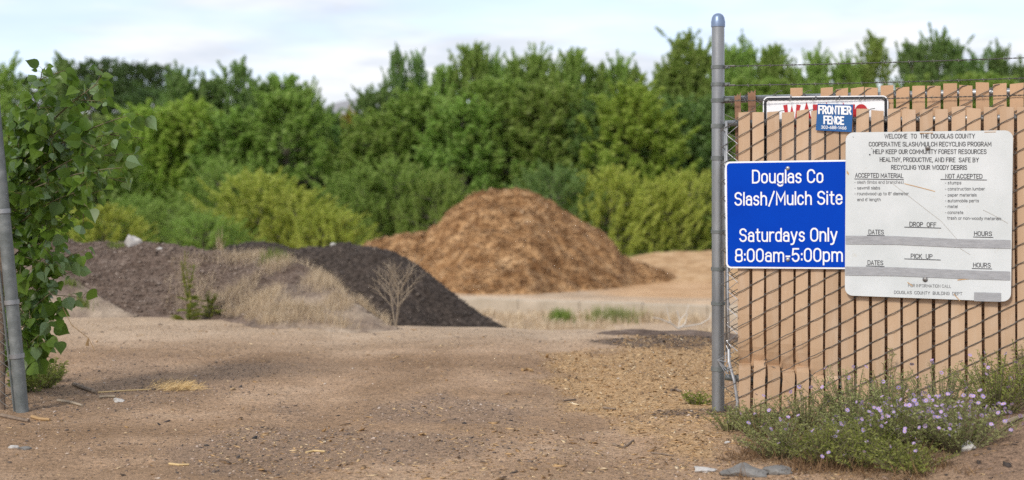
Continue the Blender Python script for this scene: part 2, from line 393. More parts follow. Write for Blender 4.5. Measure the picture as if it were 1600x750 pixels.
sand = sstep(10.3, 13.2, GY + 1.6*(n2(.6,.6,33)-.5)) * (1 - sstep(52, 60, GY))
orange = sstep(2.0, 3.6, GX + 2*(n2(.4,.4,34)-.5)) * sstep(.2, 1.2, GY - wall_y(GX) - .7) * (1 - sstep(55, 60, GY))
grassm = sstep(57, 61, GY + 4*(n2(.3,.3,35)-.5))
bankm = sstep(1.7, 2.1, GX) * sstep(5.6, 6.2, GY) * (1 - sstep(8, 9, GY))
for nm, arr in (('chips', chips), ('gravel', grav), ('dark', darkm), ('damp', np.clip(np.maximum(.45*damp, trk*.42) + .25*rutn, 0, 1)), ('sand', sand), ('orange', orange), ('grass', grassm), ('bank', bankm)):
    at = me.attributes.new(nm, 'FLOAT', 'POINT'); at.data.foreach_set('value', arr.ravel().astype(np.float32))
def ground_fn(t, b):
    n = noise(t, 1.1, 8, .65); n3 = noise(t, 32, 6, .75); n4 = noise(t, 110, 4, .7); n5 = noise(t, 9, 5, .6, stretch=(1,1.6,1))
    c = ramp(t, n.outputs['Fac'], [(.3, (.275,.180,.107)), (.52, (.395,.268,.170)), (.72, (.50,.36,.243))]).outputs[0]
    c = mix(t, mth(t,'MULTIPLY',attr(t,'damp'),.85), c, (.165,.098,.050))
    c = mix(t, mth(t,'MULTIPLY',attr(t,'sand'),.8), c, ramp(t, n.outputs['Fac'], [(.3, (.40,.30,.205)), (.7, (.545,.43,.31))]).outputs[0])
    c = mix(t, mth(t,'MULTIPLY',attr(t,'gravel'),.7), c, (.25,.175,.12))
    c = mix(t, mth(t,'MULTIPLY',attr(t,'chips'),.85), c, ramp(t, n5.outputs['Fac'], [(.3, (.36,.222,.105)), (.7, (.54,.365,.19))]).outputs[0])
    c = mix(t, mth(t,'MULTIPLY',attr(t,'dark'),.8), c, (.085,.062,.052))
    c = mix(t, attr(t,'orange'), c, ramp(t, n.outputs['Fac'], [(.3, (.42,.25,.125)), (.7, (.60,.41,.245))]).outputs[0])
    c = mix(t, mth(t,'MULTIPLY',attr(t,'bank'),.7), c, (.185,.125,.092))
    c = mix(t, attr(t,'grass'), c, ramp(t, n.outputs['Fac'], [(.3, (.10,.16,.03)), (.7, (.20,.26,.06))]).outputs[0])
    g1 = ramp(t, n3.outputs['Fac'], [(.32, (.30,.27,.25)), (.48, (1,1,1)), (.68, (1.5,1.42,1.35))]).outputs[0]
    g2 = ramp(t, n4.outputs['Fac'], [(.32, (.40,.37,.35)), (.5, (1,1,1)), (.70, (1.55,1.5,1.42))]).outputs[0]
    c = mix(t, .85, c, g1, 'MULTIPLY'); c = mix(t, .85, c, g2, 'MULTIPLY')
    t.links.new(c, b.inputs['Base Color'])
    h = mth(t, 'ADD', n3.outputs['Fac'], mth(t, 'MULTIPLY', n4.outputs['Fac'], .4)); bump(t, b, h, .7, .02)
me.materials.append(mat('packed dirt', ground_fn, rough=.95, spec=.15))
ground = setting(bpy.data.objects.new('ground', me)); COL.objects.link(ground)

# far hills on the horizon
mb = MB(); hx = np.linspace(-1400, 1400, 90); rows = []
for j, (yy, k) in enumerate(((1500, 0), (1700, .75), (1950, 1.0), (2500, 0))):
    for x in hx:
        e = 52 + 75*np.exp(-((x+170)/170)**2) + 22*float(fbm(x/140.0, j*.7, 41)) - 14
        rows.append((x, yy, -4 + k*e + (0 if k == 0 else 8*float(fbm(x/60., yy/60., 43)))))
nxh = len(hx)
mb.add(rows, [(j*nxh+i, j*nxh+i+1, (j+1)*nxh+i+1, (j+1)*nxh+i) for j in range(3) for i in range(nxh-1)])
setting(mb.build('hills', noisy('haze tinted scrub hills', [(.3, (.20,.20,.20)), (.55, (.28,.28,.29)), (.75, (.36,.31,.25))], .01, bs=0), smooth=True))  # distance haze is put into the muted grey of the scrub colour

# ------------------------------------------------------------------ heaps
def heap(name, outline, base, sf, sb, m, label, cat, rnd=.35, amp=.12, fs=1.2, st=.08, seed=1, back=None, clump=.0, behind=None):
    """outline: (px, py, Y) along the ridge; falls to the front with slope sf and to the back with slope sb"""
    px = np.array([o[0] for o in outline], float); py = np.array([o[1] for o in outline], float); YY = np.array([o[2] for o in outline], float)
    X = (px-800)/F*YY; Z = EYE-(py-HOR)/F*YY
    o = np.argsort(X); X, Z, YY = X[o], Z[o], YY[o]
    hmax = float(Z.max()) - base
    xs = np.arange(X[0], X[-1]+st, st); ys = np.arange(YY.min()-hmax/sf-1.0, YY.max()+min(hmax/sb, back or 99)+.5, st)
    A, B = np.meshgrid(xs, ys)
    zr = np.interp(A, X, Z); yr = np.interp(A, X, YY)
    k = np.ones(7)/7.0
    d = B - yr; s_ = np.where(d < 0, sf, sb)
    fall = np.sqrt((s_*d)**2 + (rnd*s_)**2) - rnd*s_
    rid = np.abs(fbm(A*fs*.9, B*fs*.9, seed, 5) - .5) * 2
    zz = zr - fall + amp*(fbm(A*fs, B*fs, seed, 5)-.5)*2 * np.clip((zr-base)/.5, .15, 1) - clump*(rid-.25)*np.clip((zr-base)/.9, .05, 1)
    if clump > .2: zz -= .16*np.abs(fbm(A*2.1, B*2.1, seed+4, 4) - .5)*2*np.clip((zr-base)/.8, .1, 1) + .10*np.clip(fbm(A*4.5, B*4.5, seed+5, 3)-.5, 0, 1)
    zz += .3*amp*(fbm(A*fs*6, B*fs*6, seed+9, 3)-.5)*2
    floor = ground_z(A, B)
    keep = (zz > floor - .05)
    if behind is not None: keep &= B > behind(A)
    zz = np.maximum(zz, floor - .06)
    n1 = len(xs); idx = -np.ones(A.shape, int); mbb = MB(); V = []; Fc = []
    cell = keep[:-1,:-1] | keep[1:,:-1] | keep[:-1,1:] | keep[1:,1:]
    for j, i in zip(*np.nonzero(cell)):
        q = []
        for (jj, ii) in ((j,i),(j,i+1),(j+1,i+1),(j+1,i)):
            if idx[jj,ii] < 0: idx[jj,ii] = len(V); V.append((A[jj,ii], B[jj,ii], zz[jj,ii]))
            q.append(idx[jj,ii])
        Fc.append(tuple(q))
    mbb.add(V, Fc)
    c = (float(np.median(X)), float(np.median(YY)), base)
    ob = mbb.build(name, m, loc=c, smooth=True); tag(ob, label, cat)
    def top(x, y):
        j = int(round((y-ys[0])/st)); i = int(round((x-xs[0])/st))
        if 0 <= j < len(ys) and 0 <= i < len(xs): return float(zz[j,i])
        return gz(x, y)
    return ob, top

mulch, mulch_top = heap('mulch_pile', [(520,440,44),(545,400,44),(570,381,44),(600,373,44),(640,368,44),(665,363,44),(690,346,44),(700,334,44),(735,306,44),(755,296,44),(825,296,44),(845,308,44),(862,318,44),(900,338,44),(930,353,44),(958,372,44),(968,388,44),(985,399,44),(1010,410,44),(1040,424,44),(1070,440,44),(1090,452,44)],
    -1.6, .52, .6, M['mulch'], 'large heap of orange brown shredded wood mulch in front of the trees', 'mulch pile', rnd=.6, amp=.17, fs=.9, st=.08, seed=51, clump=.30, behind=lambda x: wall_y(x)+.9)
spread, _ = heap('mulch_berm', [(900,470,49),(940,420,49),(985,402,49),(1020,394,49),(1070,392,49),(1150,391,49),(1250,392,49),(1380,398,49),(1500,420,49)],
    -1.6, .12, .4, M['mulch_pale'], 'low flat spread of orange mulch at the right of the large heap', 'mulch pile', rnd=1.2, amp=.10, fs=.8, st=.2, seed=57)
compost, compost_top = heap('compost_pile', [(318,420,21.5),(335,395,21.5),(350,385,21.5),(385,380,21.5),(420,381,21.5),(450,388,21.5),(480,388,21.5),(520,386,21.5),(560,386,21.3),(592,391,21),(620,401,21),(660,422,21),(700,450,21),(740,482,20.6),(795,518,20.2),(840,552,20)],
    -1.5, .62, .6, M['compost'], 'black compost heap sloping down behind the dry grass bank', 'compost pile', rnd=.5, amp=.09, fs=1.8, st=.05, seed=61, clump=.07)
barkm, bark_top = heap('bark_mound', [(-140,380,16.5),(40,374,16.5),(110,374,16.5),(160,379,16.5),(205,381,16.5),(260,386,16.3),(300,391,16.2),(345,396,16),(385,404,15.7),(430,407,15.4),(470,415,15.1),(510,437,14.7),(550,468,14.2),(585,494,13.7),(615,513,13.4)],
    -.05, .44, .5, M['bark'], 'dark brown bark mulch mound with a white rock on top', 'mulch mound', rnd=.3, amp=.07, fs=2.2, st=.05, seed=65, clump=.05)
sandb, sand_top = heap('sand_bank', [(330,500,14.5),(375,484,14.5),(415,458,14.6),(450,440,14.6),(490,440,14.5),(530,460,14.15),(575,491,13.65),(618,514,13.3)],
    -.05, .27, .5, M['sandy'], 'pale eroded sand bank overgrown with dry grass', 'sand bank', rnd=.35, amp=.13, fs=2.6, st=.035, seed=69, clump=.12)
sandl, sandl_top = heap('sand_bank', [(-60,402,15.2),(40,408,15.2),(90,424,15.1),(125,446,14.9),(160,472,14.7),(210,492,14.5)],
    -.05, .36, .5, M['sandy'], 'small pale sand slope between the leafy sapling and the bark mound', 'sand bank', rnd=.3, amp=.12, fs=2.0, st=.05, seed=73, clump=.10)
debm, deb_top = heap('debris_mound', [(900,526,12.7),(960,517,12.7),(1000,514,12.7),(1040,518,12.7),(1080,516,12.7),(1130,520,12.6),(1180,528,12.5)],
    -.05, .20, .3, M['bark'], 'low dark ridge of bark debris on the road crest beside the post', 'debris', rnd=.15, amp=.03, fs=4, st=.05, seed=77)

# ------------------------------------------------------------------ concrete wall behind the crest
wx0, wx1 = -6.0, 9.5
t = thing('concrete_wall', 'low weathered concrete block wall below the mulch pile', 'wall', (1.0, 37.0, -2.0))
xs_ = np.linspace(wx0, wx1, 11)
rng = random.Random(5)
for i in range(10):
    a, b_ = xs_[i]+.004, xs_[i+1]-.004
    ya, yb = float(wall_y(a)), float(wall_y(b_))
    c = Vector(((a+b_)/2, (ya+yb)/2, -1.86 + rng.uniform(-.015, .015)))
    dv = Vector((b_-a, yb-ya, 0))/2; nv = Vector((-dv.y, dv.x, 0)).normalized()*.16
    m_ = MB(); m_.box(c, dv, nv, Vector((0,0,.22)))
    ob = m_.build('block', M['concrete'], t)
    bv = ob.modifiers.new('bevel', 'BEVEL'); bv.width = .02; bv.segments = 2

# ------------------------------------------------------------------ trees
def leaf_quads(C, size, rng, up=.35):
    """C: (n,3) centres -> vertex and face arrays of small folded leaf faces with random facing"""
    n = len(C)
    nrm = rng.normal(size=(n,3)); nrm[:,2] = np.abs(nrm[:,2])*.7 ; nrm /= np.linalg.norm(nrm,axis=1)[:,None]
    a = np.cross(nrm, rng.normal(size=(n,3))); a /= np.linalg.norm(a,axis=1)[:,None]
    b = np.cross(nrm, a)
    L_ = size*rng.uniform(.65,1.3,size=(n,1)); W = L_*.72
    v = np.stack([C-a*L_*.5, C+b*W*.5-a*L_*.08, C+a*L_*.5, C-b*W*.5-a*L_*.08], 1)
    return v.reshape(-1,3)
def quad_mesh(name, v, m):
    me = bpy.data.meshes.new(name); n = len(v)//4
    me.vertices.add(len(v)); me.vertices.foreach_set('co', v.ravel())
    me.loops.add(n*4); me.loops.foreach_set('vertex_index', np.arange(n*4, dtype=np.int32))
    me.polygons.add(n); me.polygons.foreach_set('loop_start', np.arange(0, n*4, 4, dtype=np.int32))
    me.update(calc_edges=True); me.materials.append(m); return me

def make_tree(kind, seed):
    """unit tree: height 1, crown width about 1 (scaled per copy). returns trunk MB and leaf centres"""
    r = random.Random(seed); nr = np.random.default_rng(seed)
    tb = MB(); H = 5.0 if kind == 'bush' else 9.0
    def env(sv, az):
        if kind == 'cottonwood': R0 = 1.45*max(0, math.sin(math.pi*(.10+.86*sv)))**.75*(1-.38*sv)
        elif kind == 'poplar': R0 = .95*(1-sv)**.62*min(1, .45+2.0*sv) + .05
        elif kind == 'oak': R0 = 2.0*max(0, math.sin(math.pi*(.10+.84*sv)))**.6
        else: R0 = 2.1*(1-sv**2.0)**.55
        lob = .78 + .5*float(vnoise(az*1.3+seed, sv*4.2+seed*.37, seed)) + .18*math.sin(3*az+seed+4*sv)
        return R0*lob
    nsp = {'cottonwood': 340, 'poplar': 220, 'oak': 260, 'bush': 300}[kind]
    low = {'cottonwood': .08, 'poplar': .06, 'oak': .2, 'bush': .0}[kind]
    trunk = [Vector((.10*math.sin(i*1.3+seed), .10*math.cos(i*1.7+seed), H*.93*i/8)) for i in range(9)]
    trunk[0] = Vector((0,0,0)); tb.tube(trunk, [(.15 if kind != 'bush' else .06)*(1-.9*i/8) for i in range(9)], 6)
    Cs = []
    for k in range(nsp):
        sv = low + (1-low)*((k+r.random())/nsp)**(.92 if kind != 'poplar' else 1.1); az = r.uniform(-math.pi, math.pi)
        rad = env(sv, az)*(r.random()**.42)
        z = sv*H*.97; p = Vector((math.cos(az)*rad, math.sin(az)*rad, z - .25))
        f = max(0, min(7.99, (z-.35*rad-.3)/(H*.93)*8)); i = int(f); q = trunk[i].lerp(trunk[i+1], f-i)
        if k % 4 == 0: tb.tube([q, q.lerp(p, .5)-Vector((0,0,.12*rad)), p], [.035, .022, .010], 4, caps=False)
        outw = Vector((math.cos(az), math.sin(az), 0))
        d = (outw*r.uniform(.05,.75)*(1.25 if kind in ('bush','oak') else .6) + Vector((r.uniform(-.25,.25), r.uniform(-.25,.25), 1.0))).normalized()
        spk = 1.0 if r.random() > .22 else 1.55
        ln = spk*r.uniform(.50, 1.05)*(1.0 if kind != 'oak' else 1.1)*(1.0 if sv < .9 else .8); e = p + d*ln
        if k % 4 == 0: tb.tube([p - d*.03, p.lerp(e,.5), e], [.010,.007,.004], 3, caps=False)
        nl = int(50*ln/.7/spk**.4); u = nr.uniform(0, 1, nl); wd_ = .17/spk**.7*(1-u*.76)*r.uniform(.8,1.3)
        P_ = np.array(p)[None]*(1-u[:,None]) + np.array(e)[None]*u[:,None]
        off = nr.normal(size=(nl,3)); off /= np.linalg.norm(off,axis=1)[:,None]
        Cs.append(P_ + off*(wd_*nr.uniform(.25,1.0,nl))[:,None])
    C = np.concatenate(Cs)
    return tb, C, H, nr

TREES = {}
for kind, nv in (('cottonwood', 5), ('poplar', 3), ('bush', 4), ('oak', 2)):
    for i in range(nv):
        tb, C, H, nr = make_tree(kind, 100 + 7*i + {'cottonwood':0,'poplar':1000,'bush':2000,'oak':3000}[kind])
        big = {'cottonwood': .135, 'poplar': .125, 'bush': .115, 'oak': .19}[kind]
        v = leaf_quads(C, big, nr)
        w_ = np.percentile(np.abs(v[:,:2]), 96)*2.0
        hz_ = float(np.percentile(v[:,2], 99.93)); v = v/np.array([w_, w_, hz_]); tb.v = [(a/w_, b/w_, c/hz_) for a, b, c in tb.v]
        TREES[kind, i] = (quad_mesh('crown', v, M['leaf_green']), tb)
        tm = bpy.data.meshes.new('trunk'); tm.from_pydata(tb.v, [], tb.f); tm.materials.append(M['bark_trunk']); tm.update()
        TREES[kind, i] = (TREES[kind, i][0], tm)
TREE_N = {}
NAMES = {'cottonwood': ('cottonwood_tree', 'tree'), 'poplar': ('poplar_tree', 'tree'), 'bush': ('willow_bush', 'bush'), 'oak': ('oak_tree', 'tree')}
trng = random.Random(77)
def plant_tree(px, top, Y, wpx, kind, tone, label, group):
    x = (px-800)/F*Y; z0 = gz(x, Y) - .05
    zt = EYE - (top-HOR)/F*Y
    h = max(.8, zt - z0); wd = wpx/F*Y
    k = TREE_N.get(kind, 0); TREE_N[kind] = k+1
    nv = {'cottonwood': 5, 'poplar': 3, 'bush': 4, 'oak': 2}[kind]
    cm, tm = TREES[kind, k % nv]
    root = thing(NAMES[kind][0], label, NAMES[kind][1], (x, Y, z0), group)
    root.rotation_euler = (0, 0, trng.uniform(0, 6.28)); root.scale = (wd, wd*trng.uniform(.9, 1.15), h)
    for nm, mesh in (('trunk', tm), ('crown', cm)):
        o = bpy.data.objects.new(nm, mesh); COL.objects.link(o); o.parent = root
        if nm == 'crown' and tone != 'leaf_green':
            o.material_slots[0].link = 'OBJECT'; o.material_slots[0].material = M[tone]
gb, gm, gf, gh = 'tall trees along the back of the tree belt', 'full trees in the middle of the tree belt', 'bushes along the front of the tree belt', 'dark oaks on the far hillside'
BACK = [
 (8,86,60,70,'poplar','leaf_green','dark green treetop at the far left edge behind the sapling'),
 (97,84,70,62,'poplar','leaf_dark','wispy dark treetop just right of the sapling, before the hill oaks'),
 (285,100,78,75,'cottonwood','leaf_dark','first dark pointed tree right of the far hill'),
 (330,112,78,85,'cottonwood','leaf_dark','dark tree filling the dip between two pointed treetops right of the hill'),
 (374,92,78,66,'poplar','leaf_dark','tallest dark spire right of the far hill'),
 (415,128,76,80,'cottonwood','leaf_dark','dark tree leaning against the right side of the tallest left spire'),
 (442,116,76,86,'cottonwood','leaf_green','feathery green tree left of the gap with the distant hill'),
 (478,124,76,60,'cottonwood','leaf_green','last green treetop before the gap with the distant hill'),
 (514,166,76,70,'cottonwood','leaf_dark','lowest dark treetop right under the distant hill in the gap'),
 (574,134,74,66,'cottonwood','leaf_dark','narrow tree just right of the yellow sapling'),
 (598,122,76,60,'poplar','leaf_dark','slim dark tree beside the left one of the twin spires'),
 (621,72,76,44,'poplar','leaf_dark','left one of the twin dark spires rising left of the mulch pile'),
 (651,78,77,46,'poplar','leaf_dark','right one of the twin dark spires rising left of the mulch pile'),
 (692,102,76,66,'cottonwood','leaf_green','bushy treetop right after the twin spires'),
 (738,68,76,74,'cottonwood','leaf_green','tall tree with sky holes in its crown left of the pile peak'),
 (770,80,76,56,'cottonwood','leaf_green','slim treetop left of the pile peak, next to the tree with sky holes'),
 (806,80,77,64,'cottonwood','leaf_green','green treetop straight above the pile peak'),
 (838,70,77,66,'cottonwood','leaf_green','pointed treetop a little right of the pile peak'),
 (862,94,76,56,'poplar','leaf_green','low spire between two rounder treetops right of the pile peak'),
 (894,76,76,64,'cottonwood','leaf_green','rounded tall treetop above the right shoulder of the pile'),
 (930,98,77,62,'cottonwood','leaf_green','lower treetop left of the bright yellow green tree'),
 (966,82,77,66,'cottonwood','leaf_green','treetop standing behind the bright yellow green tree'),
 (993,100,76,50,'poplar','leaf_green','small pointed treetop left of the dip before the steel post'),
 (1040,92,76,66,'cottonwood','leaf_green','left shoulder tree of the tall clump beside the steel post'),
 (1066,46,76,70,'poplar','leaf_green','highest spire of the clump left of the steel post'),
 (1096,62,76,72,'cottonwood','leaf_green','tree touching the left side of the steel post'),
 (1148,72,76,80,'cottonwood','leaf_green','tree directly right of the steel post top'),
 (1168,52,78,44,'poplar','leaf_green','thin spire above the fence just right of the steel post'),
 (1206,70,77,72,'cottonwood','leaf_green','tree above the left end of the red lettered sign'),
 (1240,98,77,60,'cottonwood','leaf_green','low treetop above the middle of the red lettered sign'),
 (1273,72,76,66,'cottonwood','leaf_green','treetop above the small blue plate'),
 (1320,82,77,66,'cottonwood','leaf_green','treetop above the right end of the red lettered sign'),
 (1364,50,76,62,'poplar','leaf_green','tall spire above the fence, left of the bright sky hole'),
 (1344,96,76,56,'cottonwood','leaf_green','short tree at the left foot of the tall spire by the sky hole'),
 (1428,64,76,66,'cottonwood','leaf_dark','dark tree above the fence right of the sky hole'),
 (1466,42,76,74,'cottonwood','leaf_dark','tallest dark tree above the white board'),
 (1492,58,77,56,'poplar','leaf_dark','dark spire close to the right of the tallest tree above the board'),
 (1526,70,76,62,'poplar','leaf_dark','dark treetop above the right corner of the white board'),
 (1562,66,77,62,'cottonwood','leaf_dark','second last dark tree at the right edge above the fence'),
 (1600,90,76,60,'cottonwood','leaf_dark','last dark treetop cut by the right edge of the view'),
]
MID = [
 (60,190,58,120,'cottonwood','leaf_green','tree mostly hidden behind the leafy sapling'),
 (150,190,62,120,'cottonwood','leaf_green','green tree right behind the sapling tips, below the hill oaks'),
 (228,160,68,125,'cottonwood','leaf_light','light green tree below the far hill'),
 (298,150,68,135,'cottonwood','leaf_light','broad light green tree in the middle of the left belt'),
 (372,168,67,125,'cottonwood','leaf_green','mid green tree in front of the tallest left spire'),
 (448,142,67,140,'cottonwood','leaf_green','broad green tree left of the dark gap'),
 (518,196,70,100,'cottonwood','leaf_dark','dark leaved tree in the gap under the distant hill'),
 (546,168,70,38,'poplar','leaf_yellow','yellow leaved young tree in the gap of the belt'),
 (590,168,66,120,'cottonwood','leaf_green','grey green tree below the twin dark spires'),
 (660,130,67,130,'cottonwood','leaf_green','tree in front of the twin dark spires, left of the pile'),
 (725,150,65,120,'cottonwood','leaf_green','tree behind the left shoulder of the mulch pile'),
 (790,120,67,140,'cottonwood','leaf_green','broad tree right behind the pile peak'),
 (858,130,66,130,'cottonwood','leaf_green','tree behind the right shoulder of the mulch pile'),
 (925,150,66,120,'cottonwood','leaf_dark','darker tree between the pile and the bright yellow green tree'),
 (985,122,65,135,'cottonwood','leaf_light','bright yellow green tree above the willow bushes'),
 (1062,150,67,118,'cottonwood','leaf_dark','dark tree between the bright tree and the steel post'),
 (1112,150,68,110,'cottonwood','leaf_dark','dark tree behind the steel post'),
 (1180,120,68,130,'cottonwood','leaf_green','green tree behind the torn fence slats'),
 (1270,125,68,140,'cottonwood','leaf_green','full tree behind the red lettered sign'),
 (1345,128,68,130,'cottonwood','leaf_green','full tree behind the fence right of the red lettered sign'),
 (1435,120,68,130,'cottonwood','leaf_green','full tree behind the fence above the left half of the board'),
 (1520,115,68,140,'cottonwood','leaf_green','full tree behind the fence above the right half of the board'),
 (1600,125,68,140,'cottonwood','leaf_green','full tree behind the fence at the right edge'),
]
FRONT = [
 (90,330,52,130,'bush','leaf_light','light bush behind the sapling just above the bark mound'),
 (165,318,52,130,'bush','leaf_bush','pale yellow green bush left of the white rock'),
 (215,300,56,120,'bush','leaf_green','green bush right behind the white rock'),
 (262,312,54,120,'bush','leaf_green','rounded bush between the white rock and the tall weed'),
 (318,330,52,110,'bush','leaf_green','low bush behind the tall weed on the bark mound'),
 (352,250,60,130,'bush','leaf_green','tall green bush behind the left end of the compost pile'),
 (408,262,57,130,'bush','leaf_bush','tall light green bush above the compost pile'),
 (458,292,56,120,'bush','leaf_bush','light green bush right of the tall light one above the compost'),
 (508,318,55,110,'bush','leaf_bush','low light bush under the dark gap'),
 (562,262,61,120,'bush','leaf_green','green bush behind the left foot of the mulch pile'),
 (618,240,61,130,'bush','leaf_green','tall green bush behind the long left shoulder of the mulch pile'),
 (680,262,60,110,'bush','leaf_green','green bush behind the steep left side of the mulch pile'),
 (860,250,60,120,'bush','leaf_dark','dark bush behind the right slope of the mulch pile'),
 (955,258,60,118,'bush','leaf_bush','large pale willow bush at the right foot of the mulch pile'),
 (1022,272,61,104,'bush','leaf_bush','pale willow bush in the middle of the three by the grass strip'),
 (1080,262,62,108,'bush','leaf_bush','yellowish willow bush closest to the steel post'),
 (1180,260,62,140,'bush','leaf_green','bush seen through the fence gaps right of the post'),
 (1300,260,62,140,'bush','leaf_green','bush seen through the fence gaps under the small blue plate'),
 (1430,260,62,150,'bush','leaf_dark','dark bush seen through the fence gaps below the board'),
 (1560,260,62,150,'bush','leaf_dark','dark bush seen through the fence gaps at the right edge'),
]
HILL = [
 (60,120,150,90,'oak','leaf_hill','dark oak at the left end of the far hill'),
 (120,96,150,70,'oak','leaf_hill','first round oak on the crest of the far hill'),
 (160,90,152,70,'oak','leaf_hill','highest round oak in the middle of the hill crest'),
 (205,94,150,70,'oak','leaf_hill','round oak on the crest right of the highest hill oak'),
 (245,99,150,70,'oak','leaf_hill','last oak on the right end of the hill crest'),
 (190,122,135,80,'oak','leaf_hill','oak lower on the hill slope below the crest'),
 (140,128,135,80,'oak','leaf_hill','left oak on the hill slope above the sapling tips'),
 (240,135,130,80,'oak','leaf_hill','right oak on the hill slope beside the pointed trees'),
]
for lst, g in ((BACK, gb), (MID, gm), (FRONT, gf), (HILL, gh)):
    for (px, top, Y, wpx, kind, tone, lab) in lst: plant_tree(px, top, Y, wpx*1.3, kind, tone, lab, g)

# ------------------------------------------------------------------ right fence: frames of reference
ANG = R(26)
D = Vector((math.cos(ANG), -math.sin(ANG), 0)); N = Vector((-math.sin(ANG), -math.cos(ANG), 0)); UP = Vector((0,0,1))
P0 = Vector(((1122-800)/F*8.2, 8.2, 0))
def onplane(px, py, off):
    d = Vector(((px-800)/F, 1, -(py-HOR)/F)); o = Vector((0,0,EYE))
    t_ = ((P0 - o).dot(N) + off)/d.dot(N); return o + d*t_
def uv(px, py, off):
    p = onplane(px, py, off) - P0; return p.dot(D), p.z
def W(u, v, off): return P0 + D*u + UP*v + N*off
SP, HP = .0835, .098      # slat column pitch, mesh diamond height

fence = thing('privacy_fence', 'tan slatted chain link fence with barbed wire on a round steel post', 'fence', (P0.x, P0.y, 0))
# post
pm = MB(); pm.tube([(P0.x, P0.y, -.1), (P0.x, P0.y, 2.24)], .0365, 28)
post = pm.build('post', M['galv'], fence, smooth=True)
def smooth_edges(o, a=R(40)):
    m_ = o.modifiers.new('edge', 'EDGE_SPLIT'); m_.split_angle = a
smooth_edges(post)
cm_ = MB()
cap = [(.0405,2.215),(.0405,2.245),(.039,2.25),(.036,2.268),(.028,2.283),(.016,2.291),(.0035,2.294)]
cm_.tube([(P0.x,P0.y,z) for r_, z in cap], [r_ for r_, z in cap], 24)
co = cm_.build('post_cap', M['cap'], post, smooth=True); smooth_edges(co)
def zat(py): return EYE - (py-HOR)/F*8.2
for py, hh, ear in ((105,.010,1),(132,.010,1),(157,.011,1),(197,.012,1),(247,.012,1),(362,.009,0),(420,.010,1),(474,.009,1),(576,.012,1)):
    bmb = MB(); z = zat(py)
    bmb.tube([(P0.x,P0.y,z-hh),(P0.x,P0.y,z+hh)], .0408, 28)
    if ear:
        c = Vector((P0.x,P0.y,z)) + D*.052; bmb.box(c, D*.018, N*.004, UP*hh*.9)
        bmb.tube([c+N*.014-D*(-.006), c-N*.014+D*.006], .006, 6)
    bo = bmb.build('band', M['galv_old'], post, smooth=True); smooth_edges(bo)
# barbed wires
def barbed(mb, a, b, sag, rr=.0028):
    pts = []
    n = 60; bdir = (b-a)
    for ph in (0, math.pi):
        pts = []
        for i in range(n*4+1):
            s = i/(n*4); p = a + bdir*s; p.z -= sag*4*s*(1-s)
            an = s*bdir.length/.05*math.pi*2 + ph
            p = p + UP*math.cos(an)*.0022 + N*math.sin(an)*.0022
            pts.append(p)
        mb.tube(pts, rr*.6, 4, caps=False)
    k = int(bdir.length/.125)
    for i in range(1, k):
        s = i/k; p = a + bdir*s; p.z -= sag*4*s*(1-s)
        for an in (.8, 2.3):
            d = (UP*math.cos(an) + D*.5*math.sin(an) + N*.3)*.013
            mb.tube([p-d, p+d], .0014, 4)
for py, sag, off in ((105,.012,.0),(135,.012,.0),(160,.01,.06)):
    z0 = zat(py-1); bw = MB()
    e = W(2.75, z0 + (-.006 if py == 105 else -.0), 0); a = W(.05, z0, off)
    barbed(bw, a, e, sag); bw.tube([W(.04, z0, 0), W(.10, z0, off)], .006, 6); bw.build('barbed_wire', M['wire'], fence)

def bulge(u, v):     # the trampled lower left corner of the front leaf
    k = 1 - float(sstep(.42, .75, u))
    if k <= 0: return 0, 0
    zc = .31 - .10*u + .018*math.sin(u/SP*2.3)
    o = 0; sh = 0
    if v > zc: o = -.080*math.exp(-(v-zc)/.10); sh = -.016*math.exp(-((v-zc)/.16))
    else: o = .060*math.exp(-(zc-v)/.6); sh = .026*math.exp(-(zc-v)/.4)
    return o*k, sh*k

def slats(name, parent, u0, n, vb, vt, off, m, ragged=None, dent=False, seed=1, pitch=SP, wfrac=.83, thick=.004):
    mb = MB(); r = random.Random(seed)
    for k in range(n):
        uc = u0 + (k+.5)*pitch; hw = pitch*wfrac/2 * r.uniform(.96, 1.03); tilt = r.uniform(-.004, .004)
        top = vt + r.uniform(-.006, .008); bot = vb + r.uniform(-.015, .015)
        if ragged: top = ragged(k, top, r)
        if top is None: continue
        if dent:
            zc = .31 - .10*uc + .018*math.sin(uc/SP*2.3)
            vs = sorted(set([bot, .06, .14, .22] + [zc-.05, zc-.008, zc+.012, zc+.045, zc+.09, zc+.16, zc+.3] + list(np.linspace(.75, top, 6))))
            vs = [v for v in vs if bot <= v <= top]
        else: vs = list(np.linspace(bot, top, 8))
        jb = r.uniform(-.0015, .0015)
        V = []; Fc = []
        for i, v in enumerate(vs):
            o, sh = bulge(uc, v) if dent else (0, 0)
            s = (v-bot)/(top-bot); du = tilt*(s-.5)*2 + sh + (r.uniform(-.0015,.0015))
            jj = jb
            for uu, oo in ((-hw,0),(-hw*.6,.0022),(0,.003),(hw*.6,.0022),(hw,0)):
                V.append(W(uc+du+uu, v + (0.0 if i < len(vs)-1 else 0.004*uu/hw*tilt/.004), off+o+oo+jj))
        m5 = 5
        nb = len(V)
        for p in list(V): V.append(p - N*thick)
        for i in range(len(vs)-1):
            for q in range(4):
                a = i*5+q; Fc.append((a, a+1, a+6, a+5)); Fc.append((nb+a+1, nb+a, nb+a+5, nb+a+6))
            for q in (0, 4):
                a = i*5+q; f = (a, a+5, nb+a+5, nb+a); Fc.append(f if q == 0 else f[::-1])
        e = (len(vs)-1)*5
        for q in range(4):
            Fc.append((q+1, q, nb+q, nb+q+1)); Fc.append((e+q, e+q+1, nb+e+q+1, nb+e+q))
        mb.add(V, Fc)
    return mb.build(name, m, parent, smooth=False)

